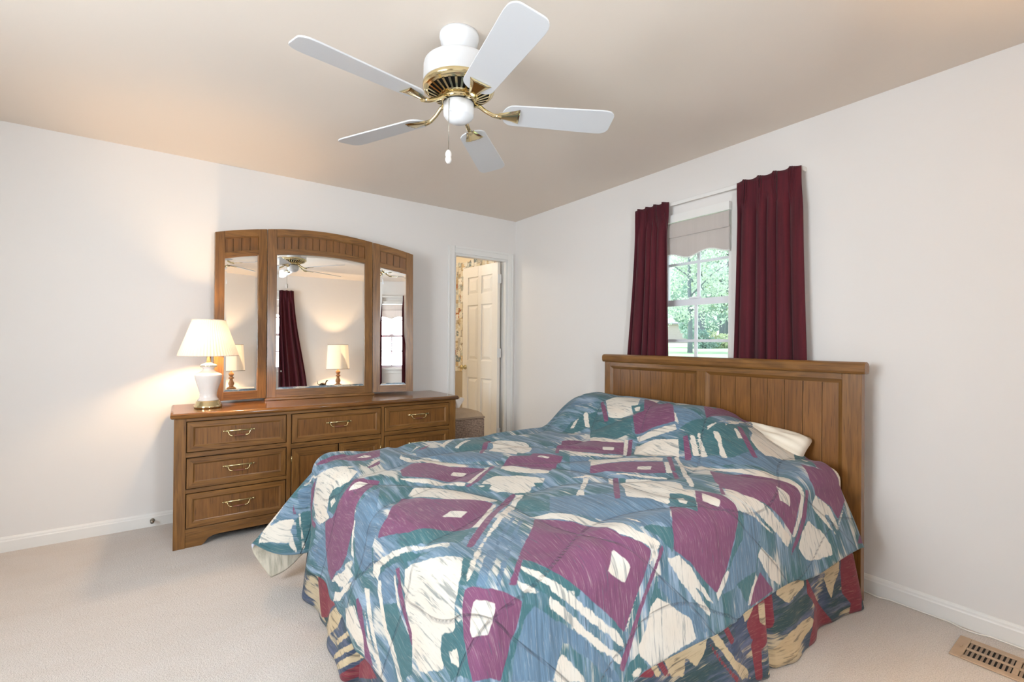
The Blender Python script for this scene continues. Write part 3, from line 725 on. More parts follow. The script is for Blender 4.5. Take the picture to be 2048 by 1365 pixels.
ys = [0.0, 0.088, 0.272, 0.328, 0.512, LW]; zs = [0.0, 0.20, 0.826, 1.01, 1.60, 1.715, 1.90, LH]
for side in (0, 1):
    xa, xb = (0.0, 0.013) if side == 0 else (0.022, 0.035)
    for k in (0, 2, 4): mb.box(xa, xb, ys[k], ys[k + 1], 0, LH)
    for k in (0, 2, 4, 6):
        for j in (1, 3): mb.box(xa, xb, ys[j], ys[j + 1], zs[k], zs[k + 1])
    for k in (1, 3, 5):
        for j in (1, 3):
            y0, y1, z0, z1 = ys[j] + .014, ys[j + 1] - .014, zs[k] + .014, zs[k + 1] - .014
            d = 0.030; fx = 0.002 if side == 0 else 0.033; bxx = 0.013 if side == 0 else 0.022
            mb.add([(bxx, y0, z0), (bxx, y1, z0), (bxx, y1, z1), (bxx, y0, z1), (fx, y0 + d, z0 + d), (fx, y1 - d, z0 + d), (fx, y1 - d, z1 - d), (fx, y0 + d, z1 - d)],
                   [(4, 5, 6, 7), (0, 1, 5, 4), (1, 2, 6, 5), (2, 3, 7, 6), (3, 0, 4, 7)])
tag(mb.build('door_leaf', M['door'], door, bevel=.0015), kind=None)
mb = MB()
for sx, xs in ((-1, 0.0), (1, 0.035)):
    prof = [(0.026, 0), (0.026, .004), (0.012, .008), (0.011, .028), (0.020, .034), (0.027, .044), (0.026, .056), (0.016, .064), (0.0, .066)]
    n = 20; vs_ = []
    for r, h in prof:
        for i in range(n):
            a = 2 * math.pi * i / n; vs_.append((xs + sx * h, 0.545 + r * math.cos(a), 0.93 + r * math.sin(a)))
    fs = [(j * n + i, j * n + (i + 1) % n, (j + 1) * n + (i + 1) % n, (j + 1) * n + i) for j in range(len(prof) - 1) for i in range(n)]
    mb.add(vs_, fs, 0, True)
mb.build('door_knob', M['brass_old'], door)
for z in (0.25, 1.05, 1.80):
    mb = MB(); mb.box(-0.001, 0.036, -0.004, 0.0, z, z + .09); mb.tube([(0.038, -0.005, z), (0.038, -0.005, z + .09)], .006, 8)
    mb.build('hinge', M['trim'], door)

# bathroom beyond the doorway
def wallpaper():
    t = NT('patchwork_wallpaper'); co = t.coord()
    v = t.mapping(co, (1, 17, 14)); v2 = t.mapping(co, (1, 13, 12), (0, 0, 0), (0, 3.3, 7.7))
    def vor(vec, metric, rnd):
        nd = t.n('TexVoronoi', _distance=metric, _feature='F1'); t.set(nd.inputs['Vector'], vec); nd.inputs['Scale'].default_value = 1.0; nd.inputs['Randomness'].default_value = rnd
        return nd
    a = vor(v, 'CHEBYCHEV', 0.75); b = vor(t.mapping(co, (1, 42, 36)), 'CHEBYCHEV', 0.9); d = vor(v2, 'MANHATTAN', 0.9)
    sa = t.n('SeparateColor'); t.set(sa.inputs[0], a.outputs['Color']); sb = t.n('SeparateColor'); t.set(sb.inputs[0], b.outputs['Color'])
    L = s2l
    ca = t.ramp(sa.outputs[0], [(0, L((226, 216, 194))), (0.22, L((236, 232, 220))), (0.42, L((196, 200, 192))), (0.56, L((214, 190, 150))), (0.68, L((196, 118, 66))), (0.76, L((240, 236, 226))), (0.90, L((128, 144, 150)))], 'CONSTANT')
    cb = t.ramp(sb.outputs[0], [(0, L((230, 224, 206))), (0.45, L((70, 76, 80))), (0.60, L((176, 96, 60))), (0.74, L((120, 84, 60))), (0.84, L((236, 230, 218)))], 'CONSTANT')
    m = t.rng(b.outputs['Distance'], 0.30, 0.34, 1, 0)
    keep = t.math('GREATER_THAN', sb.outputs[1], 0.50)
    c = t.mix(t.math('MULTIPLY', t.math('MULTIPLY', m, keep), 0.85), ca, cb)
    e = vor(v, 'CHEBYCHEV', 0.75); 
    c = t.mix(t.math('MULTIPLY', t.rng(a.outputs['Distance'], 0.46, 0.50), 0.4), c, L((110, 96, 80)))
    c = t.mix(t.rng(t.noise(co, 60, 3, 0.6), 0.56, 0.66, 0, 0.5), c, L((150, 130, 104)))
    return t.done(t.bsdf(c, 0.6, 0, 0.3))
M['wallpaper'] = wallpaper()
BX, BY = -1.9, 2.25
mb = MB(); mb.box(BX - .1, BX, .12, BY, 0, H); struct('wall_bath_left', mb, M['bath_paint'], 'cream bathroom side wall', 'wall')
mb = MB(); mb.box(BX - .1, 0.0, BY, BY + .1, 0, H); struct('wall_bath_back', mb, M['bath_paint'], 'cream bathroom end wall', 'wall')
mb = MB(); mb.box(BX - .1, 0.14, .12, BY + .15, H, H + .12); struct('ceiling_bath', mb, M['bath_paint'], 'cream bathroom ceiling', 'ceiling')
mb = MB(); mb.box(-.003, 0, .13, BY, 0, 0.86); struct('wall_bath_lower', mb, M['bath_low'], 'tan lower wall below the patterned wallpaper', 'wall')
mb = MB(); mb.box(-.003, 0, .13, BY, 2.05, H); struct('wall_bath_upper', mb, M['bath_paint'], 'cream strip above the patterned wallpaper', 'wall')
mb = MB()
top = [(.13 + i * (BY - .13) / 160, 2.165 + 0.016 * abs(math.sin(i * 0.42)) + 0.010 * math.sin(i * 0.17)) for i in range(161)]
bot = [(y, 0.855 + 0.012 * abs(math.sin(i * 0.5 + 1))) for i, (y, z) in enumerate(top)]
mb.prism(top + bot[::-1], 'x', -.008, -.0035)
struct('wall_bath_paper', mb, M['wallpaper'], 'patchwork seaside wallpaper seen through the doorway', 'wallpaper')
light('bathroom_ceiling_light', 'POINT', (-1.15, 0.95, 2.25), 19, (1.0, 0.93, 0.83), radius=.12)

# ------------------------------------------------------------------ windows
def window(name, label, axis, a0, a1, z0, z1, plane, out, cols=2):
    # axis: direction the window runs along; plane = inner wall face; out = +1/-1 outwards
    root = thing(name, label, 'window', kind='structure')
    T = 0.14
    def bx(mb, p, q, d0, d1, za, zb):
        e0, e1 = plane + out * d0, plane + out * d1
        if axis == 'y': mb.box(e0, e1, p, q, za, zb)
        else: mb.box(p, q, e0, e1, za, zb)
    fr = MB(); f = 0.022
    bx(fr, a0, a0 + f, .0, T - .02, z0, z1); bx(fr, a1 - f, a1, .0, T - .02, z0, z1); bx(fr, a0 + f, a1 - f, .0, T - .02, z1 - f, z1); bx(fr, a0 + f, a1 - f, .0, T - .02, z0, z0 + f)
    bx(fr, a0 - .04, a1 + .04, -.035, 0.0, z0 - .02, z0 + .004)          # stool
    bx(fr, a0 - .03, a1 + .03, -.012, 0.0, z0 - .08, z0 - .02)           # apron
    fr.build('window_frame', M['trim'], root, bevel=.002)
    zm = (z0 + z1) / 2 - .02
    for nm, za, zb, d, lower in (('upper_sash', zm - .005, z1 - f, .085, False), ('lower_sash', z0 + f, zm + .035, .055, True)):
        sb = MB(); sw = 0.028; b0, b1 = a0 + f, a1 - f
        bx(sb, b0, b0 + sw, d, d + .028, za, zb); bx(sb, b1 - sw, b1, d, d + .028, za, zb)
        th = .042 if lower else .03; tb = .04 if lower else .042
        bx(sb, b0 + sw, b1 - sw, d, d + .028, zb - th, zb); bx(sb, b0 + sw, b1 - sw, d, d + .028, za, za + tb)
        mid = (za + tb + zb - th) / 2
        for i in range(1, cols):
            c = b0 + sw + (b1 - b0 - 2 * sw) * i / cols
            bx(sb, c - .009, c + .009, d + .006, d + .022, za + tb, zb - th)
        bx(sb, b0 + sw, b1 - sw, d + .0065, d + .0215, mid - .009, mid + .009)
        if lower: bx(sb, (a0 + a1) / 2 - .04, (a0 + a1) / 2 + .04, d - .012, d + .01, zb, zb + .012)
        so = sb.build(nm, M['vinyl'], root)
        g = MB()
        gd = plane + out * (d + .014)
        pts = [(b0 + sw, za + tb), (b1 - sw, za + tb), (b1 - sw, zb - th), (b0 + sw, zb - th)]
        g.add([(gd, p, z) if axis == 'y' else (p, gd, z) for p, z in pts], [(0, 1, 2, 3)])
        g.build('window_pane', M['glass'], so)
    return root
window('window_1', 'white two-over-two sash window above the headboard', 'y', WY0, WY1, WZ0, WZ1, 0.0, 1)
window('window_2', 'bright sash window seen reflected in the right mirror wing', 'x', W2[0], W2[1], W2[2], W2[3], YF, -1)
window('added_window_left', 'wide sash window added to the unseen left wall for extra light', 'y', W3[0], W3[1], W3[2], W3[3], XL, -1, cols=4)  # invented window, out of view, stands where the added fill light enters

# scalloped fabric shades at the window tops
def valance(name, label, axis, a0, a1, zt, z1, zb, plane, inn):
    root = thing(name, label, 'window shade', (0, 0, 0))
    def P(a, d, z): return (plane + inn * d, a, z) if axis == 'y' else (a, plane + inn * d, z)
    hr = MB(); 
    pts = [P(a0, .004, zt), P(a1, .004, zt), P(a1, .034, zt), P(a0, .034, zt), P(a0, .004, zt - .052), P(a1, .004, zt - .052), P(a1, .034, zt - .052), P(a0, .034, zt - .052)]
    hr.add(pts, [(0, 1, 2, 3), (4, 5, 6, 7), (0, 1, 5, 4), (1, 2, 6, 5), (2, 3, 7, 6), (3, 0, 4, 7)])
    hr.build('head_rail', M['trim'], root)
    n, k = 60, 24
    def tier(nm, d0, za, zbf, wob):
        i, j = np.meshgrid(np.linspace(0, 1, n), np.linspace(0, 1, k), indexing='ij')
        a = a0 + (a1 - a0) * i; zb_ = zbf(i); z = za + (zb_ - za) * j
        d = d0 + .010 * np.sin(j * math.pi) * 0.6 + wob * j * np.sin(i * 17 + 1.3) + .5 * wob * j * np.sin(i * 41)
        if axis == 'y': o = grid_mesh(nm, plane + inn * d, a, z, [M['valance']], root)
        else: o = grid_mesh(nm, a, plane + inn * d, z, [M['valance']], root)
        md = o.modifiers.new('thick', 'SOLIDIFY'); md.thickness = .004
        return o
    tier('upper_fold', .030, zt - .056, lambda i: z1 + 0 * i, .0015)
    sc = lambda i: zb + .016 * np.cos(i * 4 * math.pi + math.pi) - .006
    low = tier('scalloped_fold', .022, z1 + .012, sc, .003)
    fr = MB(); m_ = 70
    pts = []
    for q in range(m_ + 1):
        i = q / m_; a = a0 + (a1 - a0) * i
        pts.append(P(a, .024 + .003 * math.sin(i * 17 + 1.3), float(sc(np.array(i)))))
    fr.tube(pts, .0032, 6)
    for q in range(m_):
        x = Vector(pts[q]); fr.tube([x, x + Vector((0, 0, -.011))], [.0022, .0012], 5)
    fr.build('fringe_trim', M['trim'], low)
    return root
valance('window_shade', 'taupe fabric shade with scalloped fringed hem at the top of the window over the bed', 'y', WY0 - .0, WY1 + .0, 2.092, 1.935, 1.815, -0.0, -1)
valance('window_shade', 'taupe scalloped shade on the window seen only in the right mirror wing', 'x', W2[0], W2[1], 2.092, 1.935, 1.815, YF, 1)

# burgundy pinch-pleated curtains on white rods
def curtain(name, label, axis, top, bot, zt, zb, plane, inn, seed, group, stack=0.0):
    # top, bot: (a0, a1) spans at head and hem
    rnd = random.Random(seed); n, k = 150, 60
    t = np.linspace(0, 1, n); s = np.linspace(0, 1, k); T_, S_ = np.meshgrid(t, s, indexing='ij')
    A0 = top[0] + (bot[0] - top[0]) * sstep(0, 1, S_) ; A1 = top[1] + (bot[1] - top[1]) * sstep(0, 1, S_)
    ph = rnd.uniform(0, 6); nf = rnd.uniform(4.6, 5.4)
    warp = T_ + 0.035 * np.sin(T_ * 9 + ph) + 0.010 * S_ * np.sin(T_ * 21 + ph)
    fold = np.sin(2 * math.pi * nf * warp + ph) 
    body = 0.030 * fold + 0.012 * np.sin(2 * math.pi * nf * 2.3 * warp + 2 * ph) * S_
    head = np.zeros_like(T_)
    for c in np.linspace(.14, .86, 4):                     # pinch-pleat groups
        g = np.exp(-((T_ - c) / .035) ** 2); head += 0.014 * g * (1 + 0.8 * np.cos((T_ - c) * 2 * math.pi / .022))
    wgt = sstep(0.03, 0.13, S_)
    d = 0.056 + head * (1 - wgt) + body * wgt * (0.55 + 0.45 * S_)
    a = A0 + (A1 - A0) * T_ + 0.010 * wgt * np.cos(2 * math.pi * nf * warp + ph)
    z = zt + (zb - zt) * S_ - 0.003 * np.cos(T_ * math.pi * 8) * (1 - wgt)
    o = grid_mesh(name, *((plane + inn * d, a, z) if axis == 'y' else (a, plane + inn * d, z)), [M['curtain']])
    md = o.modifiers.new('thick', 'SOLIDIFY'); md.thickness = .003
    return tag(o, label, 'curtain', group)
CG = 'burgundy curtain panels'
curtain('curtain', 'left burgundy pleated curtain beside the window over the bed', 'y', (-1.572, -1.860), (-1.455, -1.890), 2.182, 0.30, -0.004, -1, 3, CG)
curtain('curtain', 'right burgundy pleated curtain over the bed, nearer the camera and wider', 'y', (-2.335, -2.690), (-2.300, -2.735), 2.178, 0.30, -0.004, -1, 8, CG)
curtain('curtain', 'burgundy curtain reflected at the left of the middle mirror', 'x', (-1.875, -1.60), (-1.875, -1.385), 2.19, 0.30, YF + .004, 1, 5, CG)
curtain('curtain', 'burgundy curtain on the far side of the reflected front window', 'x', (-2.56, -2.25), (-2.72, -2.23), 2.19, 0.30, YF + .004, 1, 6, CG)
def rod(name, label, axis, a0, a1, z, plane, inn):
    mb = MB()
    def b(p, q, d0, d1, za, zb_):
        e0, e1 = plane + inn * d0, plane + inn * d1
        if axis == 'y': mb.box(e0, e1, p, q, za, zb_)
        else: mb.box(p, q, e0, e1, za, zb_)
    lo, hi = min(a0, a1), max(a0, a1)
    b(lo, hi, .034, .042, z - .012, z + .012); b(lo, lo + .008, 0, .034, z - .012, z + .012); b(hi - .008, hi, 0, .034, z - .012, z + .012)
    o = mb.build(name, M['trim'], bevel=.003); return tag(o, label, 'curtain rod')
rod('curtain_rod', 'flat white curtain rod over the headboard window', 'y', -2.69, -1.605, 2.166, 0, -1)
rod('curtain_rod', 'flat white curtain rod above the reflected front window', 'x', -2.55, -1.61, 2.17, YF, 1)
# ------------------------------------------------------------------ dresser
dresser = thing('dresser', 'long oak dresser with brass-handled drawers under the tri-fold mirror', 'dresser', (-1.875, -0.28, 0))
def framed(mb, x0, x1, z0, z1, y, w=.040, proud=.012, mats=(0, 1, 2)):
    # front with a mitred moulded frame (top/bottom rails mats[0], stiles mats[1]) round a flat panel mats[2]; y = case face, front is -y
    rings = [(0, y), (0, y - proud + .003), (.003, y - proud), (w - .010, y - proud), (w - .003, y - proud + .006), (w, y - proud + .007)]
    vs_ = []
    for d, yy in rings:
        vs_ += [(x0 + d, yy, z0 + d), (x1 - d, yy, z0 + d), (x1 - d, yy, z1 - d), (x0 + d, yy, z1 - d)]
    b = len(mb.v); mb.v += vs_
    for j in range(len(rings) - 1):
        for i in range(4):
            k = (i + 1) % 4
            mb.f.append([b + 4 * j + i, b + 4 * j + k, b + 4 * j + 4 + k, b + 4 * j + 4 + i]); mb.m.append(mats[0] if i in (0, 2) else mats[1]); mb.s.append(False)
    e = b + 4 * (len(rings) - 1)
    mb.f.append([e, e + 1, e + 2, e + 3]); mb.m.append(mats[2]); mb.s.append(False)
    # thin dark reveal line inside the moulding
    mb.f.append([b + 3, b + 2, b + 1, b]); mb.m.append(mats[0]); mb.s.append(False)
OAKS = [M['oak_x'], M['oak_z'], M['oak_panel'], M['groove']]
DFY, DBY = -0.246, 0.225               # case front / back in dresser coordinates (front at y = -0.526)
mb = MB()
hw = 0.912
mb.box(-hw, -hw + .058, DFY, DFY + .03, 0.0, 0.752, 1); mb.box(hw - .058, hw, DFY, DFY + .03, 0.0, 0.752, 1)          # front posts
mb.box(-hw, -hw + .020, DFY + .03, DBY, 0.0, 0.752, 1); mb.box(hw - .020, hw, DFY + .03, DBY, 0.0, 0.752, 1)            # side boards
mb.box(-hw + .02, hw - .02, DBY - .01, DBY, .04, .752, 1)                                                              # back board
mb.box(-hw + .02, hw - .02, DFY + .04, DBY - .01, .075, .09, 3)                                                        # bottom board
mb.box(-hw + .058, hw - .058, DFY, DFY + .03, 0.735, 0.752, 0)                                                         # top rail
mb.box(-hw + .058, hw - .058, DFY, DFY + .03, 0.080, 0.110, 0)                                                         # bottom rail
SX = (-0.322, 0.302 + .003)                                                                                            # centre uprights
C0, C1, C2, C3 = -0.322, -0.295, 0.302, 0.326
mb.box(C0, C1, DFY, DFY + .03, .110, .735, 1); mb.box(C2, C3, DFY, DFY + .03, .110, .735, 1)
for x0, x1, zz in ((-hw + .058, C0, ((.524, .552), (.316, .340))), (C1, C2, ((.510, .541),)), (C3, hw - .058, ((.524, .552), (.316, .340)))):
    for za, zb in zz: mb.box(x0, x1, DFY, DFY + .03, za, zb, 0)
mb.box(-hw + .02, hw - .02, DFY + .03, DFY + .034, .09, .745, 3)                                                       # dark inside behind the gaps
# shaped apron with bracket feet
ap = [(-hw + .058, 0.0)]
def brk(sign):
    return [(0.138, 0.0), (0.146, .006), (0.158, .018), (0.172, .036), (0.195, .046), (0.225, .050)]
left = [(-hw + d - .0, z) for d, z in brk(1)]
right = [(hw - d, z) for d, z in brk(1)][::-1]
ap += left + right + [(hw - .058, 0.0), (hw - .058, .080), (-hw + .058, .080)]
mb.prism(ap, 'y', DFY + .004, DFY + .026, 0)
mb.build('dresser_case', OAKS, dresser, bevel=.0015)
mb = MB()
nose = []
for k in range(9):
    a = -math.pi / 2 + math.pi * k / 8
    nose.append((a))
x0, x1, y0, y1, zc, rr = -0.930, 0.930, -0.266, 0.236, 0.7685, 0.0165
n = 9; loops = []
for k in range(n):
    a = -math.pi / 2 + math.pi * k / (n - 1); d = rr * (1 - math.cos(a)); z = zc + rr * math.sin(a)
    loops.append([(x0 + d, y0 + d, z), (x1 - d, y0 + d, z), (x1 - d, y1 - d, z), (x0 + d, y1 - d, z)])
vs_ = [p for l in loops for p in l]; fs = [(0, 3, 2, 1), tuple(4 * (n - 1) + i for i in range(4))]
b0 = len(mb.v); mb.add(vs_, fs, 0)
for k in range(n - 1):
    for i in range(4):
        j = (i + 1) % 4; mb.f.append([b0 + 4 * k + i, b0 + 4 * k + j, b0 + 4 * k + 4 + j, b0 + 4 * k + 4 + i]); mb.m.append(0); mb.s.append(True)
mb.build('dresser_top', M['oak_top'], dresser)
M['grip'] = plain('red_brown_wood_grip', (112, 64, 42), 0.35)
def pull(parent, x, z, y):
    mb = MB()
    mb.tube([(x - .080, y - .006, z), (x + .080, y - .006, z)], [.0052, .0052], 10)
    for s_ in (-1, 1):
        mb.lathe([(0.0065, -.004), (0.0065, .004)], (x + s_ * .080, y - .006, z), 10)
        mb.tube([(x + s_ * .064, y, z), (x + s_ * .064, y - .013, z)], .006, 10)
        pts = []
        for q in range(9):
            a = q / 8 * math.pi / 2
            pts.append((x + s_ * (.058 - .020 * (1 - math.cos(a))), y - .016 - .004 * math.sin(a), z - .002 - .026 * math.sin(a)))
        pts.append((x + s_ * .030, y - .020, z - .0285))
        mb.tube(pts, .0028, 8)
    h = mb.build('handle', M['brass_old'], parent)
    g = MB(); pr = [(-.031, .0034), (-.028, .0048), (-.012, .0062), (0, .0066), (.012, .0062), (.028, .0048), (.031, .0034)]
    g.tube([(x + a, y - .020, z - .0285) for a, r in pr], [r for a, r in pr], 12)
    g.build('grip', M['grip'], parent)
G = .0038
def drawer(x0, x1, z0, z1):
    mb = MB(); framed(mb, x0 + G, x1 - G, z0 + G, z1 - G, DFY + .006)
    o = mb.build('drawer', OAKS, dresser)
    pull(o, (x0 + x1) / 2 + .0, z0 + (z1 - z0) * .60, DFY + .006 - .006)
    return o
for x0, x1 in ((-hw + .058, C0), (C3, hw - .058)):
    for za, zb in ((.552, .735), (.340, .524), (.110, .316)): drawer(x0, x1, za, zb)
drawer(C1, C2, .541, .735)
for x0, x1, hx in ((C1, 0.0035, -1), (0.0035, C2, 1)):
    mb = MB(); framed(mb, x0 + G, x1 - G, .110 + G, .510 - G, DFY + .006, .055)
    o = mb.build('cabinet_door', OAKS, dresser)
    e = x0 + G if hx < 0 else x1 - G
    for za in (.42, .15):
        g = MB(); g.tube([(e, DFY - .004, za), (e, DFY - .004, za + .04)], .003, 8); g.build('hinge', M['brass_old'], o)

# ------------------------------------------------------------------ tri-fold mirror
mirror = thing('dresser_mirror', 'arched oak tri-fold mirror standing on the dresser', 'mirror', (-1.885, -0.12, 0.7855), math.radians(-2.0)); mirror.rotation_euler.x = math.radians(-1.2)
def arch(x): return 2.040 - 0.7855 - 0.225 * x * x
def mirror_panel(root, name, X0, X1, fx, gx0, gx1):
    # panel between local x X0..X1; fx maps local x to arch abscissa; gx0/gx1 stile widths
    mb = MB(); zb = 0.018; T0, T1 = -0.014, 0.014
    n = 18
    def strip(xa, xb, f0, f1, m, ya=T0, yb=T1):
        xs = [xa + (xb - xa) * i / n for i in range(n + 1)]
        vs_ = []
        for x in xs: vs_ += [(x, ya, f0(x)), (x, ya, f1(x)), (x, yb, f1(x)), (x, yb, f0(x))]
        fs = [(0, 1, 2, 3), tuple(4 * n + i for i in (3, 2, 1, 0))]
        for i in range(n):
            for k in range(4):
                l = (k + 1) % 4; fs.append((4 * i + k, 4 * i + 4 + k, 4 * i + 4 + l, 4 * i + l))
        mb.add(vs_, fs, m)
    A = lambda x: arch(fx(x))
    strip(X0, X0 + gx0, lambda x: zb, lambda x: A(x), 1); strip(X1 - gx1, X1, lambda x: zb, lambda x: A(x), 1)
    ia, ib = X0 + gx0, X1 - gx1
    strip(ia, ib, lambda x: zb, lambda x: zb + .056, 0)
    strip(ia, ib, lambda x: A(x) - .050, A, 0)
    strip(ia, ib, lambda x: A(x) - .185, lambda x: A(x) - .150, 0)
    # inner lip mouldings
    strip(ia, ib, lambda x: A(x) - .056, lambda x: A(x) - .050, 0, T0 + .005, T1); strip(ia, ib, lambda x: A(x) - .150, lambda x: A(x) - .144, 0, T0 + .005, T1)
    # tongue-and-groove band
    m_ = max(3, int(round((ib - ia) / .050))); w = (ib - ia) / m_
    for i in range(m_):
        xa, xb = ia + w * i + .0012, ia + w * (i + 1) - .0012
        vs_ = []
        for x in (xa, xb):
            for yy in (-.004, .008): vs_ += [(x, yy, A(x) - .152), (x, yy, A(x) - .048)]
        mb.add(vs_, [(0, 1, 5, 4), (2, 6, 7, 3), (0, 2, 3, 1), (4, 5, 7, 6), (1, 3, 7, 5), (0, 4, 6, 2)], 2)
    strip(ia, ib, lambda x: A(x) - .152, lambda x: A(x) - .048, 3, .008, .012)
    strip(ia, ib, lambda x: zb + .056, lambda x: A(x) - .185, 3, .006, .012)
    fr = mb.build(name, OAKS, root, bevel=.0012)
    # bevelled glass
    g = MB(); n = 16; bw, bd, yf = 0.016, 0.0006, -0.002
    xs_o = [ia + (ib - ia) * i / n for i in range(n + 1)]; xs_i = [ia + bw + (ib - ia - 2 * bw) * i / n for i in range(n + 1)]
    z0 = zb + .056; to = lambda x: A(x) - .185
    O = [(x, yf + bd, z0) for x in xs_o] + [(x, yf + bd, to(x)) for x in xs_o[::-1]]
    I = [(x, yf, z0 + bw) for x in xs_i] + [(x, yf, to(x) - bw) for x in xs_i[::-1]]
    k = len(O); g.add(O + I, [tuple(range(k, 2 * k))] + [(i, (i + 1) % k, k + (i + 1) % k, k + i) for i in range(k)])
    g.build('mirror_glass', M['mirror'], fr)
    return fr
mirror_panel(mirror, 'center_frame', -0.375, 0.375, lambda x: x, .060, .060)
aw = math.radians(10.0); ar = math.radians(13.2); W = 0.318
for nm, sg, hx, ang in (('left', -1, -0.381, aw), ('right', 1, 0.381, ar)):
    fr = mirror_panel(mirror, 'wing_frame', -W if sg < 0 else 0.0, 0.0 if sg < 0 else W, (lambda x, sg=sg: sg * 0.381 + x * 0.98), .056, .056)
    fr.location = (hx, -0.002, 0); fr.rotation_euler = (0, 0, ang if sg < 0 else -ang)
mb = MB()
mb.prism([(-.388, 0), (.388, 0), (.388, .010), (.383, .016), (.375, .0178), (-.375, .0178), (-.383, .016), (-.388, .010)], 'y', -.034, .030, 0)
mb.build('mirror_base', M['oak_x'], mirror, bevel=.002)
for x in (-.3, .3):
    mb = MB(); mb.box(x - .025, x + .025, .030, .042, 0.0, .9); mb.build('support_post', M['oak_z'], mirror)

# ------------------------------------------------------------------ lamps
WARM = (1.0, 0.66, 0.36)
lamp = thing('table_lamp', 'white ceramic lamp with pleated ivory shade, lit, on the dresser left end', 'lamp', (-2.615, -0.315, 0.7855))
mb = MB(); mb.lathe([(0.0, 0), (.074, 0), (.076, .004), (.076, .018), (.071, .021), (.070, .026), (.066, .029), (.065, .041), (.058, .045)], n=40); mb.build('lamp_base', M['brass'], lamp)
mb = MB(); mb.lathe([(.050, .045), (.058, .047), (.056, .052), (.049, .062), (.046, .075), (.048, .095), (.055, .125), (.064, .155), (.071, .182), (.0745, .200), (.073, .208), (.062, .216), (.044, .225), (.033, .234), (.030, .243), (.032, .250), (.043, .257), (.046, .262), (.046, .266), (.040, .271), (.022, .279), (.013, .284)], n=48); mb.build('lamp_body', M['ceramic'], lamp)
mb = MB(); mb.lathe([(.0128, .283), (.0128, .330), (.017, .333), (.017, .372), (.010, .376)], n=20); mb.lathe([(.0465, .2605), (.0475, .263), (.0465, .2655)], n=40, cap=False)
mb.tube([(0, 0, .376), (0, 0, .39)], .006, 8); mb.build('lamp_neck', M['brass'], lamp)
mb = MB(); np_ = 58
def pleat(i, n, r, z): return 1.0 + (0.026 if i % 4 in (1, 2) else -0.026)
mb.lathe([(.160, .328), (.160, .333), (.1235, .440), (.0885, .547), (.0885, .551)], n=np_ * 4, rmod=pleat, cap=False)
o = mb.build('lamp_shade', M['pleat'], lamp, fix=True); 
mb = MB(); mb.tube([(.0885 * math.cos(a), .0885 * math.sin(a), .551) for a in np.linspace(0, 2 * math.pi, 49)], .003, 6, cap=False); mb.build('shade_trim', M['pleat'], lamp)
mb = MB(); mb.tube([(.160 * math.cos(a), .160 * math.sin(a), .328) for a in np.linspace(0, 2 * math.pi, 65)], .003, 6, cap=False)
mb.build('shade_trim', M['pleat'], lamp)
light('lamp_bulb', 'POINT', (0, 0, .425), 19, WARM, radius=.032, parent=lamp)

lamp2 = thing('table_lamp', 'turned wood lamp with white drum shade, lit, reflected in the mirrors', 'lamp', (-0.985, -4.14, 0.676)); lamp2.scale = (.87, .87, .87)
mb = MB(); mb.lathe([(.070, 0), (.072, .012), (.060, .026), (.048, .034)], n=32); mb.build('lamp_base', M['oak_z'], lamp2)
mb = MB(); mb.lathe([(.040, .034), (.030, .05), (.042, .075), (.044, .10), (.028, .135), (.022, .165), (.040, .175), (.040, .19), (.024, .20), (.024, .215), (.036, .228), (.040, .25), (.034, .272), (.016, .284), (.010, .30)], n=32); mb.build('lamp_body', plain('turned_oak', (150, 106, 66), 0.4), lamp2)
mb = MB(); mb.lathe([(.012, .30), (.012, .40)], n=16); mb.build('lamp_neck', M['brass'], lamp2)
mb = MB(); mb.lathe([(.200, .305), (.176, .745)], n=64, cap=False); mb.build('lamp_shade', M['drum'], lamp2)
M['binding'] = plain('brown_shade_binding', (120, 104, 86), 0.8)
for r, z in ((.200, .305), (.176, .745)):
    mb = MB(); mb.tube([(r * math.cos(a), r * math.sin(a), z) for a in np.linspace(0, 2 * math.pi, 65)], .004, 6, cap=False); mb.build('shade_trim', M['binding'], lamp2)
light('lamp_bulb', 'POINT', (0, 0, .50), 36, WARM, radius=.035, parent=lamp2)

# low white bedside cabinet that carries the reflected lamp
stand = thing('nightstand', 'low white nightstand under the reflected wood lamp', 'nightstand', (-0.93, -4.20, 0))
mb = MB(); mb.box(-.34, .34, -.24, .22, .06, .65); mb.box(-.27, .27, -.22, .20, 0, .06); mb.build('nightstand_case', M['trim'], stand, bevel=.004)
mb = MB(); mb.box(-.37, .37, -.26, .24, .65, .676); mb.build('nightstand_top', M['trim'], stand, bevel=.006)
for z in (.075, .265, .455):
    mb = MB(); mb.box(-.32, .32, .22, .236, z, z + .175); o = mb.build('drawer', M['trim'], stand, bevel=.004)
    k = MB(); k.lathe([(.012, 0), (.014, .012), (.0, .018)], n=14)
    k.v = [(x, .236 + z_, y + z + .07) for x, y, z_ in k.v]; k.build('knob', M['brass_old'], o)
M['figure'] = plain('dark_bronze', (62, 54, 46), 0.4, 0.6)
fig = thing('figurine', 'small dark bronze trinket beside the reflected wood lamp', 'figurine', (-1.22, -4.10, 0.676)); fig.scale = (.8, .8, .8)
mb = MB(); mb.lathe([(0.0, 0), (.040, 0), (.050, .02), (.044, .05), (.02, .066), (0, .068)], n=16); mb.v = [(x * 1.3, y * .7, z) for x, y, z in mb.v]; mb.build('body', M['figure'], fig)
mb = MB(); mb.tube([(.045, 0, .03), (.06, 0, .08), (.075, 0, .11)], [.012, .010, .016], 8); mb.tube([(.075, 0, .11), (.10, 0, .10)], [.014, .006], 8); mb.build('head', M['figure'], fig)
mb = MB(); mb.tube([(-.05, 0, .02), (-.09, 0, .05), (-.10, 0, .11)], [.008, .006, .004], 8); mb.build('tail', M['figure'], fig)

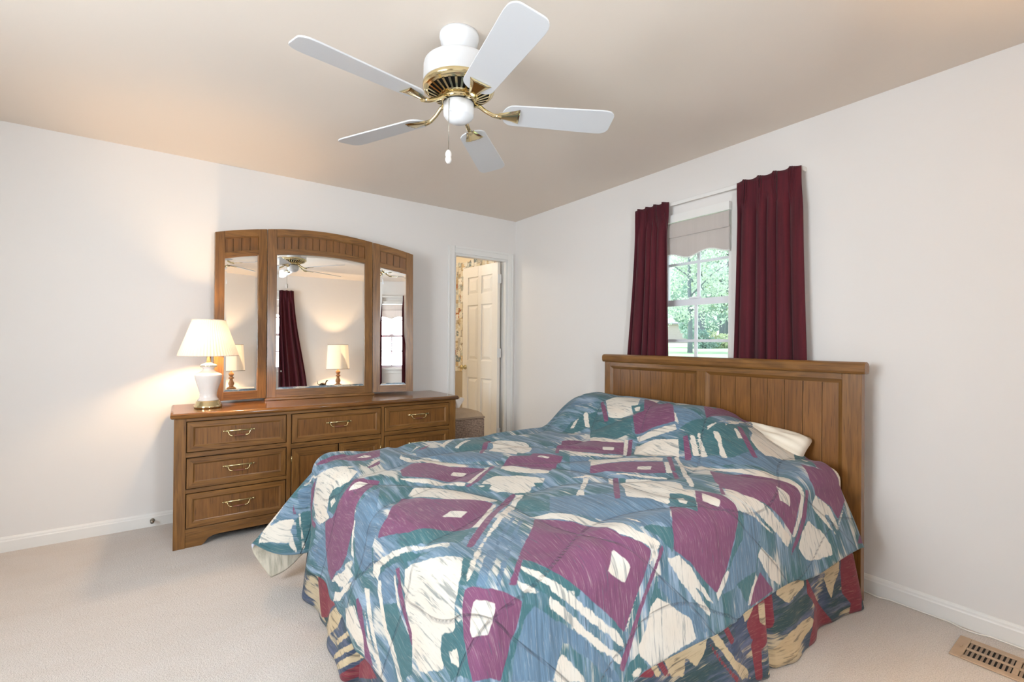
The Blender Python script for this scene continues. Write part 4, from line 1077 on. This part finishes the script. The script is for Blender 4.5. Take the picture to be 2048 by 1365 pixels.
# ------------------------------------------------------------------ hamper with tissue behind it
hamper = thing('hamper', 'brown woven hamper with padded tan lid between dresser and doorway', 'hamper', (-0.755, -0.235, 0))
def wicker():
    t = NT('brown_wicker'); co = t.coord()
    br = t.n('TexBrick'); br.inputs['Scale'].default_value = 1.0
    t.set(br.inputs['Vector'], t.mapping(co, (34, 34, 34), (math.pi / 2, 0, 0))); br.inputs['Color1'].default_value = s2l((158, 132, 114)); br.inputs['Color2'].default_value = s2l((122, 100, 86)); br.inputs['Mortar'].default_value = s2l((66, 54, 46))
    br.inputs['Brick Width'].default_value = 0.45; br.inputs['Row Height'].default_value = 0.5; br.inputs['Mortar Size'].default_value = 0.05
    c = t.mix(t.rng(t.noise(t.mapping(co, (60, 60, 160)), 1.0, 3, 0.6), 0.35, 0.7, 0, 0.6), br.outputs[0], s2l((184, 160, 140)))
    return t.done(t.bsdf(c, 0.7, 0, 0.3, t.bump(br.outputs['Fac'], 0.8, 0.004)))
M['wicker'] = wicker()
mb = MB(); mb.box(-.17, .15, -.165, .19, 0, .555); mb.build('hamper_body', M['wicker'], hamper, bevel=.015, seg=3)
mb = MB(); mb.box(-.172, .152, -.168, .19, .556, .572); mb.build('lid_rim', plain('woven_rim', (150, 128, 108), 0.7, noise=.4, nscale=60), hamper, bevel=.007)
mb = MB(); nlx = 16
i, j = np.meshgrid(np.linspace(-1, 1, 20), np.linspace(-1, 1, 20), indexing='ij')
o = grid_mesh('padded_lid', -.01 + i * .158, .012 + j * .172, .573 + .046 * (1 - np.abs(i) ** 6) ** .5 * (1 - np.abs(j) ** 6) ** .5, [M['wicker_lid']], hamper)
tb = thing('tissue', 'crumpled white tissue standing up behind the hamper lid', 'tissue', (-0.705, -0.10, 0.615))
mb = MB(); rnd = random.Random(4)
i, j = np.meshgrid(np.linspace(0, 1, 14), np.linspace(0, 2 * math.pi, 22), indexing='ij')
rr = (.012 + .034 * i) * (1 + .28 * np.sin(j * 3 + 4 * i) + .15 * np.sin(j * 5))
o = grid_mesh('tissue_sheet', rr * np.cos(j), rr * np.sin(j) * .8, i * .085 + .012 * np.sin(j * 4) * i, [M['tissue']], tb); md = o.modifiers.new('thick', 'SOLIDIFY'); md.thickness = .002

# ------------------------------------------------------------------ small fittings along the floor
stop = thing('door_stop', 'small dark metal door stop on the baseboard left of the dresser', 'door stop', (-2.897, -0.013, 0.040))
mb = MB(); prof = [(0.0, 0), (.013, 0), (.013, .005), (.006, .008), (.006, .030), (.010, .034), (.010, .042), (0, .044)]; mb.lathe(prof, n=16); mb.v = [(x, -z, y) for x, y, z in mb.v]; mb.build('stop_stem', M['chrome'], stop)
cable = MB(); pts = []
for q in range(70):
    y = -2.86 - q * .0125 * 1.0; w = 0.012 * math.sin(q * .21) + .008 * math.sin(q * .5 + 1)
    pts.append((-.022 - max(0, w), y, .0045))
cable.tube(pts, .003, 6)
tag(cable.build('cable', plain('white_cable', (232, 228, 222), 0.4)), 'thin white cable running along the baseboard right of the bed', 'cable')
vent = thing('floor_vent', 'tan metal floor register in the carpet near the right wall', 'vent', (-0.205, -3.50, 0.0))
M['vent'] = plain('tan_vent_enamel', (176, 152, 126), 0.45, noise=.25, nscale=30)
mb = MB(); hx, hy = .095, .172
for x0, x1, y0, y1 in ((-hx, hx, hy - .035, hy), (-hx, hx, -hy, -hy + .035), (-hx, -hx + .032, -hy + .035, hy - .035), (hx - .032, hx, -hy + .035, hy - .035), (-.007, .007, -hy + .035, hy - .035), (-hx + .032, hx - .032, -.008, .008)):
    if (x0, x1) == (-hx + .032, hx - .032): mb.box(x0, -.007, y0, y1, .001, .0065); mb.box(.007, x1, y0, y1, .001, .0065)
    else: mb.box(x0, x1, y0, y1, .001, .007)
mb.build('vent_frame', M['vent'], vent, bevel=.002)
mb = MB(); mb.box(-hx + .01, hx - .01, -hy + .01, hy - .01, .0003, .0012); mb.build('vent_throat', M['black'], vent)
mb = MB()
for x0, x1 in ((-hx + .032, -.007), (.007, hx - .032)):
    for y0, y1 in ((-hy + .035, -.008), (.008, hy - .035)):
        for q in range(9):
            yc = y0 + (y1 - y0) * (q + .5) / 9; w = (y1 - y0) / 9
            mb.add([(x0, yc - w * .30, .0055), (x1, yc - w * .30, .0055), (x1, yc + w * .34, .0022), (x0, yc + w * .34, .0022)], [(0, 1, 2, 3)])
mb.build('vent_louver', plain('vent_louver_enamel', (150, 130, 110), 0.5), vent)
mb = MB(); mb.box(-.012, .012, hy - .022, hy - .018, .007, .011); mb.build('vent_lever', M['vent'], vent)
# ------------------------------------------------------------------ bed
bed = thing('bed', 'oak headboard and frame of the bed against the window wall', 'bed', (-0.14, -2.19, 0))
HB = [M['oak_y'], M['oak_z'], M['oak_panel'], M['groove']]
hy0, hy1 = -0.805, 0.815                # headboard half-widths (y, local): near side, far side
xf, xb = -0.020, 0.022                   # front / back faces (local x)
def part(name, f, mats=HB, bevel=.002):
    mb = MB(); f(mb); return mb.build(name, mats, bed, bevel=bevel)
part('headboard_post', lambda m: m.box(xf, xb, hy0, hy0 + .080, 0, 1.074, 1)); part('headboard_post', lambda m: m.box(xf, xb, hy1 - .056, hy1, 0, 1.074, 1))
cap = [(-.028, 1.074), (.024, 1.074), (.030, 1.082), (.030, 1.110), (.022, 1.124), (.004, 1.131), (-.018, 1.130), (-.032, 1.122), (-.036, 1.108), (-.034, 1.086)]
part('cap_rail', lambda m: m.prism(cap, 'y', hy0 - .016, hy1 + .016, 0), bevel=.004)
def rails(m):
    m.box(xf, xb, hy0 + .080, hy1 - .056, 1.043, 1.074, 0)
    m.box(xf, xb, hy0 + .080, hy1 - .056, .30, .36, 0)
part('headboard_rail', rails)
part('middle_stile', lambda m: m.box(xf - .001, xb, -.012, .051, .36, 1.043, 1))
def planks(ya, yb, cnt):
    def f(m):
        w = (yb - ya) / cnt
        for i in range(cnt): m.box(xf + .012, xf + .022, ya + w * i + .0013, ya + w * (i + 1) - .0013, .36, 1.043, 2)
        m.box(xf + .022, xb, ya, yb, .36, 1.043, 3)
        # sloped moulding round the field
        for (a, b, c, d) in ((ya, yb, 1.025, 1.043),):
            m.add([(xf, a, d), (xf, b, d), (xf + .012, b - .018, c), (xf + .012, a + .018, c)], [(0, 1, 2, 3)], 0)
        m.add([(xf, ya, 1.043), (xf + .012, ya + .018, 1.025), (xf + .012, ya + .018, .36), (xf, ya, .36)], [(0, 1, 2, 3)], 1)
        m.add([(xf, yb, 1.043), (xf + .012, yb - .018, 1.025), (xf + .012, yb - .018, .36), (xf, yb, .36)], [(0, 1, 2, 3)], 1)
    return f
part('plank_panel', planks(hy0 + .080, -.012, 8), bevel=0); part('plank_panel', planks(.051, hy1 - .056, 8), bevel=0)
for y in (-.70, .70): part('side_rail', lambda m, y=y: m.box(-1.98, -.02, y - .02, y + .02, .14, .18, 3), bevel=0)
for x in (-1.9, -.3):
    for y in (-.68, .68): part('leg', lambda m, x=x, y=y: m.box(x - .03, x + .03, y - .03, y + .03, 0, .14, 3), bevel=0)
mb = MB(); mb.box(-2.19, -.185, -2.93, -1.42, .18, .38); tag(mb.build('box_spring', M['sheet'], bevel=.02, seg=3), 'pale box spring hidden behind the bed skirt', 'box spring')
mat = thing('mattress', 'mattress in an ivory sheet showing between comforter and headboard', 'mattress', (0, 0, 0))
mb = MB(); mb.box(-2.185, -.178, -2.935, -1.415, .381, .628); mb.build('fitted_sheet', M['sheet'], mat, bevel=.06, seg=6)
def pillow(label, cx, cy, cz, lx, ly, h, tilt, lean=0.0, droop=0.0):
    n = 34
    i, j = np.meshgrid(np.linspace(-1, 1, n), np.linspace(-1, 1, n), indexing='ij')
    root = thing('pillow', label, 'pillow', (cx, cy, cz), tilt, 'ivory bed pillows')
    f = np.clip((1 - i ** 2), 0, 1) ** .42 * np.clip((1 - j ** 2), 0, 1) ** .42
    k5 = np.maximum(np.abs(i), np.abs(j)) / np.maximum((np.abs(i) ** 7 + np.abs(j) ** 7) ** (1 / 7), 1e-6)
    # corners stay pointed, edges pull in a little
    sx = i * k5 * lx * (1 - .09 * (1 - np.abs(i)) ** 0 * (1 - j ** 2) * np.abs(i) ** 3); sy = j * k5 * ly * (1 - .07 * (1 - i ** 2) * np.abs(j) ** 3)
    cl, sl = math.cos(lean), math.sin(lean)
    wr = .006 * np.sin(9 * j + 5 * i) * f + .004 * np.sin(17 * i - 6 * j) * f
    zt = h * f + wr; zb_ = -.45 * h * f
    mb = MB()
    V = [(sx[a, b], sy[a, b], zt[a, b]) for a in range(n) for b in range(n)] + [(sx[a, b], sy[a, b], zb_[a, b]) for a in range(n) for b in range(n)]
    Fq = []
    for a in range(n - 1):
        for b in range(n - 1):
            q = (a * n + b, (a + 1) * n + b, (a + 1) * n + b + 1, a * n + b + 1); Fq.append(q); Fq.append(tuple(n * n + x for x in q[::-1]))
    mb.add(V, Fq, 0, True)
    mb.v = [(x * cl - z * sl, y, x * sl + z * cl - droop * ((ly - y) / (2 * ly)) ** 2) for x, y, z in mb.v]
    o = mb.build('pillowcase', M['sheet'], root, fix=False)
    bm = bmesh.new(); bm.from_mesh(o.data); bmesh.ops.remove_doubles(bm, verts=bm.verts, dist=.0005); bmesh.ops.recalc_face_normals(bm, faces=bm.faces); bm.to_mesh(o.data); bm.free()
    return root
pillow('ivory pillow poking out of the comforter at the near side of the headboard', -0.245, -2.460, 0.694, 0.122, 0.350, 0.074, 0.0, math.radians(42), 0.030)
pillow('far pillow hidden beneath the comforter hump at the headboard', -0.36, -1.76, 0.684, 0.17, 0.30, 0.115, 0)

# comforter: one draped quilt with a printed top and a cream lining
Xc, Yc = comf_grid(300, 280)
xs, ys_, zs_ = comf_pos(Xc, Yc)
quilt = grid_mesh('comforter', xs, ys_, zs_, [M['print'], M['lining'], M['hem']])
me = quilt.data
fx_, fy_ = Xc.ravel(), Yc.ravel()
put_attr(me, 'cloth_u', fx_); put_attr(me, 'cloth_v', fy_)
for key, att in LAYERS: put_attr(me, att, poly_sdf(fx_, fy_, COMF_POLYS.get(key, [])))
put_attr(me, 'stitch', comf_stitch(fx_, fy_))
md = quilt.modifiers.new('loft', 'SOLIDIFY'); md.thickness = 0.016; md.offset = -1; md.material_offset = 1; md.material_offset_rim = 2; md.use_even_offset = False
tag(quilt, 'quilted comforter printed with plum diamonds on blue-green strokes, draped over the bed', 'comforter')
bmq = bmesh.new(); bmq.from_mesh(me); up = sum((f.normal.z for f in bmq.faces)); bmq.free()
if up < 0: me.flip_normals()

# pleated bed skirt on three sides
def skirt():
    # path in plan: near side from the head, round the foot corner, to the far head end
    def side(sv):
        # sv: length along the path -> (x, y, nx, ny, code)
        pass
    y_n, y_f, x_f, x_h = -2.955, -1.385, -2.235, -0.195
    L1 = x_h - x_f; L2 = y_f - y_n; tot = 2 * L1 + L2
    n, k = 620, 26
    t = np.linspace(0, tot, n); s = np.linspace(0, 1, k); T_, S_ = np.meshgrid(t, s, indexing='ij')
    near = T_ < L1; far = T_ > L1 + L2; foot = ~near & ~far
    bx = np.where(near, x_h - T_, np.where(foot, x_f, x_f + (T_ - L1 - L2)))
    by = np.where(near, y_n, np.where(foot, y_n + (T_ - L1), y_f))
    # soft corner blend of the outward direction
    nx = np.where(foot, -1.0, 0.0); ny = np.where(near, -1.0, np.where(far, 1.0, 0.0))
    for c, (ax, ay) in ((L1, (-.7, -.7)), (L1 + L2, (-.7, .7))):
        w = np.exp(-((T_ - c) / .05) ** 2); nx = nx * (1 - w) + ax * w; ny = ny * (1 - w) + ay * w
    flare = 0.034 * S_ + 0.016 * S_ * np.sin(T_ * 13.0 + .6 * np.sin(T_ * 5)) + 0.006 * S_ * np.sin(T_ * 31)
    pl = np.zeros_like(T_)
    for c in (0.785, L1 + L2 * .5, L1 + .02, L1 + L2 - .02, L1 + L2 + 1.1):        # inverted pleats
        pl += -0.030 * np.exp(-((T_ - c) / .016) ** 2) + 0.010 * np.exp(-((T_ - c - .045) / .03) ** 2)
    flare = flare + pl * (.35 + .65 * S_)
    flare = flare + 0.03 * S_ * np.exp(-(T_ / .06) ** 2)
    z = 0.345 + (0.006 - 0.345) * S_
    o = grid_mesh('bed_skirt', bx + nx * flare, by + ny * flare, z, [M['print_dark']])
    u = np.where(near, bx, np.where(foot, by + 5.0, bx + 9.0)).ravel(); v = z.ravel()
    put_attr(o.data, 'cloth_u', v * 1.0 + 3); put_attr(o.data, 'cloth_v', u)
    for key, att in LAYERS: put_attr(o.data, att, poly_sdf(u, v, SKIRT_POLYS.get(key, [])))
    md = o.modifiers.new('thick', 'SOLIDIFY'); md.thickness = .003
    return tag(o, 'dark plum, teal and tan printed bed skirt hanging to the carpet', 'bed skirt')
skirt()

# ------------------------------------------------------------------ ceiling fan
fan = thing('ceiling_fan', 'white five-blade ceiling fan with brass trim and pull chain', 'ceiling fan', (-1.863, -2.17, 2.44), math.radians(-28))
def fpart(name, prof, mat, n=48, **k):
    mb = MB(); mb.lathe(prof, n=n, **k); return mb.build(name, mat, fan)
fpart('canopy', [(.078, 0), (.079, -.012), (.076, -.020), (.074, -.034), (.066, -.040), (.062, -.056), (.050, -.066), (.045, -.076), (.030, -.084), (.020, -.088), (.020, -.108)], M['fan_white'])
fpart('motor_housing', [(.03, -.104), (.095, -.108), (.128, -.116), (.138, -.124), (.140, -.132), (.141, -.200), (.139, -.204), (.0, -.205)], M['fan_white'])
band = fpart('brass_band', [(.1395, -.203), (.143, -.206), (.144, -.214), (.141, -.222), (.135, -.226), (.130, -.228)], M['brass'], cap=False)
mb = MB(); mb.lathe([(.128, -.224), (.062, -.250)], n=48, cap=False); mb.build('vent_backing', M['black'], fan)
mb = MB()
mb.lathe([(.132, -.226), (.122, -.232)], n=48, cap=False); mb.lathe([(.078, -.249), (.070, -.253), (.058, -.254)], n=48, cap=False)
for q in range(30):
    a = 2 * math.pi * q / 30; ca, sa = math.cos(a), math.sin(a); w0, w1 = .0046, .0034
    vs_ = []
    for r, z, w in ((.124, -.2305, w0), (.100, -.2405, w0 * .9), (.076, -.2500, w1)):
        for sgn in (-1, 1):
            for dz in (0, -.004): vs_.append((r * ca - sgn * w * sa, r * sa + sgn * w * ca, z + dz))
    fs = []
    for b_ in (0, 4): fs += [(b_, b_ + 2, b_ + 6, b_ + 4), (b_ + 1, b_ + 5, b_ + 7, b_ + 3), (b_, b_ + 4, b_ + 5, b_ + 1), (b_ + 2, b_ + 3, b_ + 7, b_ + 6)]
    mb.add(vs_, fs, 0)
mb.build('vent_grille', M['brass'], fan)
fpart('rotor_hub', [(.066, -.252), (.068, -.258), (.067, -.272), (.058, -.274)], M['brass'])
sw = fpart('switch_housing', [(.056, -.270), (.061, -.272), (.061, -.306), (.060, -.322), (.055, -.330), (.052, -.331), (.051, -.335), (.044, -.338), (.042, -.342), (.036, -.344), (.034, -.347), (.026, -.349), (.024, -.351), (.0, -.352)], M['fan_white'])
mb = MB(); mb.lathe([(.0625, -.2735), (.0635, -.2755), (.0625, -.2775)], n=48, cap=False); mb.build('switch_ring', M['black'], fan)
def blade_part():
    root = None
    # blade outline in its own frame: x outwards, y across
    out = []
    r0, r1, w0, w1 = .175, .635, .058, .070
    for a in np.linspace(math.pi / 2, 3 * math.pi / 2, 15): out.append((r0 + .045 + .045 * math.cos(a) * 1.0, w0 * math.sin(a)))
    out += [(r1 - .055, -w1), (r1 - .040, -w1 * .985)]
    for a in np.linspace(-math.pi / 2, 0, 7)[1:]: out.append((r1 - .040 + .040 * math.cos(a) * (1.0), -w1 * .50 + (w1 * .485) * math.sin(a)))
    for a in np.linspace(0, math.pi / 2, 7)[:-1]: out.append((r1 - .040 + .040 * math.cos(a), w1 * .50 + (w1 * .485) * math.sin(a)))
    out += [(r1 - .040, w1 * .985), (r1 - .055, w1)]
    return out
outl = blade_part()
proto = None
for q in range(5):
    a = math.radians(72 * q)
    if proto is None:
        mb = MB(); mb.prism(outl, 'z', -.0030, .0030)
        bl = mb.build('fan_blade', M['blade_white'], fan, bevel=.0012)
        ir = MB()
        arm = [(.060, 0, .038), (.085, 0, .030), (.110, 0, .010), (.140, 0, -.006), (.172, 0, -.010)]
        ir.tube(arm, [.009, .0085, .008, .0085, .011], 10)
        # fan-shaped plate with three raised ribs under the blade root
        n = 10; vs_ = []; 
        for i in range(n + 1):
            x = .160 + .085 * i / n; w = .016 + .026 * (i / n) ** 1.3
            for j in range(9):
                y = (j / 4 - 1) * w; edge = abs(j / 4 - 1)
                vs_.append((x, y, -.0042 - .0075 * (1 - edge ** 4) * (1 - .35 * i / n) - (.0016 if j % 2 == 0 and 0 < j < 8 else 0)))
        fs = [(i * 9 + j, i * 9 + j + 1, (i + 1) * 9 + j + 1, (i + 1) * 9 + j) for i in range(n) for j in range(8)]
        b0 = ir.add(vs_, fs, 0, True)
        e = [b0 + n * 9 + j for j in range(9)]; ir.f.append(e); ir.m.append(0); ir.s.append(False)
        ir.build('blade_iron', M['brass'], bl)
        proto = bl; o = bl
    else:
        o = proto.copy(); link(o); o.parent = fan
        for ch in proto.children:
            c = ch.copy(); link(c); c.parent = o
    o.matrix_local = Matrix.Translation((0, 0, -.306)) @ Matrix.Rotation(a, 4, 'Z') @ Matrix.Rotation(math.radians(-12), 4, 'X')
ch = MB()
cp = Vector((-.045, -.030, 0))
cp = Matrix.Rotation(math.radians(28), 4, 'Z') @ Vector((-.0556, -.0266, 0))
ch.tube([(cp.x, cp.y, -.282), (cp.x * 1.06, cp.y * 1.06, -.29), (cp.x * 1.06, cp.y * 1.06, -.485)], .0013, 6)
for q in range(46): ch.lathe([(0, -.0019), (.0019, 0), (0, .0019)], (cp.x * 1.06, cp.y * 1.06, -.292 - q * .0042), 6)
pc = ch.build('pull_chain', M['chrome'], fan)
kb = MB(); kb.lathe([(.004, 0), (.009, -.004), (.0125, -.014), (.0125, -.022), (.010, -.028), (.0125, -.034), (.012, -.042), (.008, -.050), (.004, -.053)], (cp.x * 1.06, cp.y * 1.06, -.484), 16)
kb.build('pull_knob', M['ceramic'], pc)
# ------------------------------------------------------------------ outside the bed window
def lawn_z(x): return 0.52 + 0.0182 * x
M['grass'] = (lambda: (lambda t: t.done(t.bsdf(t.mix(t.rng(t.noise(t.mapping(t.coord(), (1, 1, 1)), 0.35, 4, 0.6), 0.35, 0.65), s2l((150, 180, 142)), s2l((172, 194, 158))), 0.95, 0, 0.1)))(NT('pale_lawn')))()
mb = MB(); mb.add([(0.6, -30, lawn_z(0.6)), (110, -30, lawn_z(110)), (110, 90, lawn_z(110)), (0.6, 90, lawn_z(0.6))], [(0, 1, 2, 3)])
tag(mb.build('lawn', M['grass']), 'pale green lawn beyond the bed window', 'lawn', kind='structure')
house = thing('house', 'pale brick house with dark-shuttered window across the lawn', 'house', (50.0, 33.0, lawn_z(50)), math.radians(-38))
def brick():
    t = NT('pale_painted_brick'); br = t.n('TexBrick'); t.set(br.inputs['Vector'], t.mapping(t.coord(), (1, 1, 1), (math.pi / 2, 0, 0))); br.inputs['Scale'].default_value = 3.0
    br.inputs['Color1'].default_value = s2l((206, 184, 180)); br.inputs['Color2'].default_value = s2l((196, 172, 168)); br.inputs['Mortar'].default_value = s2l((236, 230, 226))
    return t.done(t.bsdf(br.outputs[0], 0.9))
hwid = 11.0
mb = MB(); mb.box(-hwid, 2.6, 0, 7, 0, 2.5); mb.build('house_wall', brick(), house)
mb = MB(); mb.prism([(-.4, 2.45), (3.5, 4.6), (7.4, 2.45), (7.4, 2.6), (3.5, 4.75), (-.4, 2.6)], 'x', -hwid - .4, 3.0)
mb.v = [(x, y, z) for x, y, z in mb.v]; mb.build('house_roof', plain('weathered_grey_roof', (176, 170, 174), 0.9, noise=.15, nscale=2), house)
mb = MB(); mb.prism([(0, 2.5), (3.5, 4.5), (7, 2.5)], 'x', 2.5, 2.6); mb.build('gable', M['trim'], house)
SHUT = plain('slate_shutter', (84, 96, 112), 0.6)
for wx in (-2.3, -6.5):
    mb = MB(); mb.box(wx - .5, wx + .5, -.05, .02, .9, 2.2); w_ = mb.build('house_window', plain('house_window_glass', (96, 116, 136), 0.2), house)
    for sx in (-.85, .5):
        mb = MB(); mb.box(wx + sx, wx + sx + .35, -.06, .02, .9, 2.2); mb.build('shutter', SHUT, w_)

def leaf_mat(name, a, b):
    t = NT(name); c = t.mix(t.rng(t.noise(t.coord(), 1.3, 3, 0.6), 0.35, 0.65), s2l(a), s2l(b))
    d = t.n('BsdfDiffuse'); t.set(d.inputs[0], c); tl = t.n('BsdfTranslucent'); t.set(tl.inputs[0], c)
    mx = t.n('MixShader'); mx.inputs[0].default_value = .45; t.t.links.new(d.outputs[0], mx.inputs[1]); t.t.links.new(tl.outputs[0], mx.inputs[2])
    return t.done(mx.outputs[0])
LEAF = [leaf_mat('pale_green_leaves', (198, 212, 198), (218, 226, 212)), leaf_mat('blue_green_leaves', (158, 186, 176), (188, 206, 194)), leaf_mat('yellow_green_leaves', (214, 220, 186), (200, 216, 186))]
BARK = plain('grey_bark', (136, 142, 150), 0.9, noise=.4, nscale=6)
def foliage(mb, rnd, clumps, per, size):
    for cx_, cy_, cz_, r in clumps:
        for _ in range(per):
            u = Vector((rnd.gauss(0, 1), rnd.gauss(0, 1), rnd.gauss(0, 1))).normalized() * r * rnd.uniform(.35, 1.0) ** .5
            p = Vector((cx_, cy_, cz_)) + Vector((u.x, u.y, u.z * .8))
            n_ = Vector((rnd.gauss(0, 1), rnd.gauss(0, 1), rnd.gauss(0, 1) + .6)).normalized(); a = n_.orthogonal().normalized(); b = n_.cross(a); s_ = size * rnd.uniform(.6, 1.3)
            mb.add([p - a * s_, p - b * s_ * .5, p + a * s_, p + b * s_ * .5], [(0, 1, 2, 3)])
def tree(label, x, y, h, trunk_r, lean, crown, seed, mat, per=260, size=.16, fork=False, group='trees beyond the lawn'):
    rnd = random.Random(seed); z0 = lawn_z(x)
    root = thing('tree', label, 'tree', (x, y, z0), 0, group)
    mb = MB(); mb.tube([(0, 0, -.3), (lean * .2, 0, h * .2), (lean * .5, .1, h * .5), (lean, .15, h)], [trunk_r * 1.25, trunk_r, trunk_r * .8, trunk_r * .4], 10)
    for q in range(7 if not fork else 4):
        a = rnd.uniform(0, 6.28); zb_ = h * rnd.uniform(.28, .75); ln = rnd.uniform(1.2, 2.6)
        mb.tube([(lean * zb_ / h, 0, zb_), (lean * zb_ / h + math.cos(a) * ln * .5, math.sin(a) * ln * .5, zb_ + ln * .35), (lean * zb_ / h + math.cos(a) * ln, math.sin(a) * ln, zb_ + ln * .55)], [trunk_r * .42, trunk_r * .28, trunk_r * .1], 6)
    mb.build('trunk', BARK, root)
    cl = []
    for _ in range(crown[3]):
        cl.append((lean + rnd.uniform(-1, 1) * crown[0], rnd.uniform(-1, 1) * crown[0], crown[1] + rnd.uniform(0, 1) * (crown[2] - crown[1]), rnd.uniform(.7, 1.3)))
    fb = MB(); foliage(fb, rnd, cl, int(per * 1.3), size * .66); tag(fb.build('foliage', LEAF[mat], root, fix=False))
    return root
tree('nearest tree with a straight grey trunk beyond the left window pane', 16.9, 9.16, 7.0, .10, .1, (2.6, 1.9, 7.5, 26), 1, 0, 240, .13)
tree('tall tree with dark trunk just right of the house', 28.4, 15.9, 9.5, .30, .0, (3.0, 2.6, 10, 26), 2, 1, 240, .17)
tree('slender tree leaning among the trees right of the house', 30.6, 15.6, 9.0, .14, .5, (2.6, 2.8, 10, 22), 3, 0, 220, .17, True)
tree('pale forked tree at the right of the window view', 31.9, 15.9, 9.5, .16, .8, (2.8, 3.0, 10, 24), 4, 2, 220, .17, True)
tree('tree at the right edge of the window view', 31.8, 14.6, 9.0, .2, -.2, (2.8, 2.4, 10, 24), 5, 1, 220, .17)
tree('distant round tree behind the house roof', 57.0, 40.0, 8.0, .3, 0, (4.5, 2.0, 7.5, 26), 6, 1, 220, .28)
tree('distant tree behind the right end of the house', 60.0, 36.5, 10.0, .3, 0, (4.5, 2.0, 10, 26), 7, 0, 220, .28)
tree('background tree filling the gap between the right trunks', 46.0, 24.0, 10.0, .3, 0, (5.0, .8, 10, 34), 9, 1, 240, .26)
def bush(label, x, y, r, h, seed, mat):
    rnd = random.Random(seed); root = thing('shrub', label, 'shrub', (x, y, lawn_z(x)), 0, 'shrubs beyond the lawn')
    fb = MB(); foliage(fb, rnd, [(rnd.uniform(-r, r), rnd.uniform(-r, r), rnd.uniform(.1, h), .45) for _ in range(14)], 130, .09); fb.build('foliage', LEAF[mat], root, fix=False)
    mb = MB()
    for _ in range(5): mb.tube([(rnd.uniform(-.2, .2), rnd.uniform(-.2, .2), -.1), (rnd.uniform(-r, r) * .6, rnd.uniform(-r, r) * .6, h * .8)], [.03, .01], 6)
    mb.build('stem', BARK, root)
bush('blue-green shrub under the trees right of the house', 25.2, 13.7, .7, 1.0, 11, 1); bush('yellowish shrub under the forked tree', 27.4, 13.4, .7, .9, 12, 2); bush('low green shrub at the right edge of the window view', 27.4, 11.4, .7, .8, 13, 1)
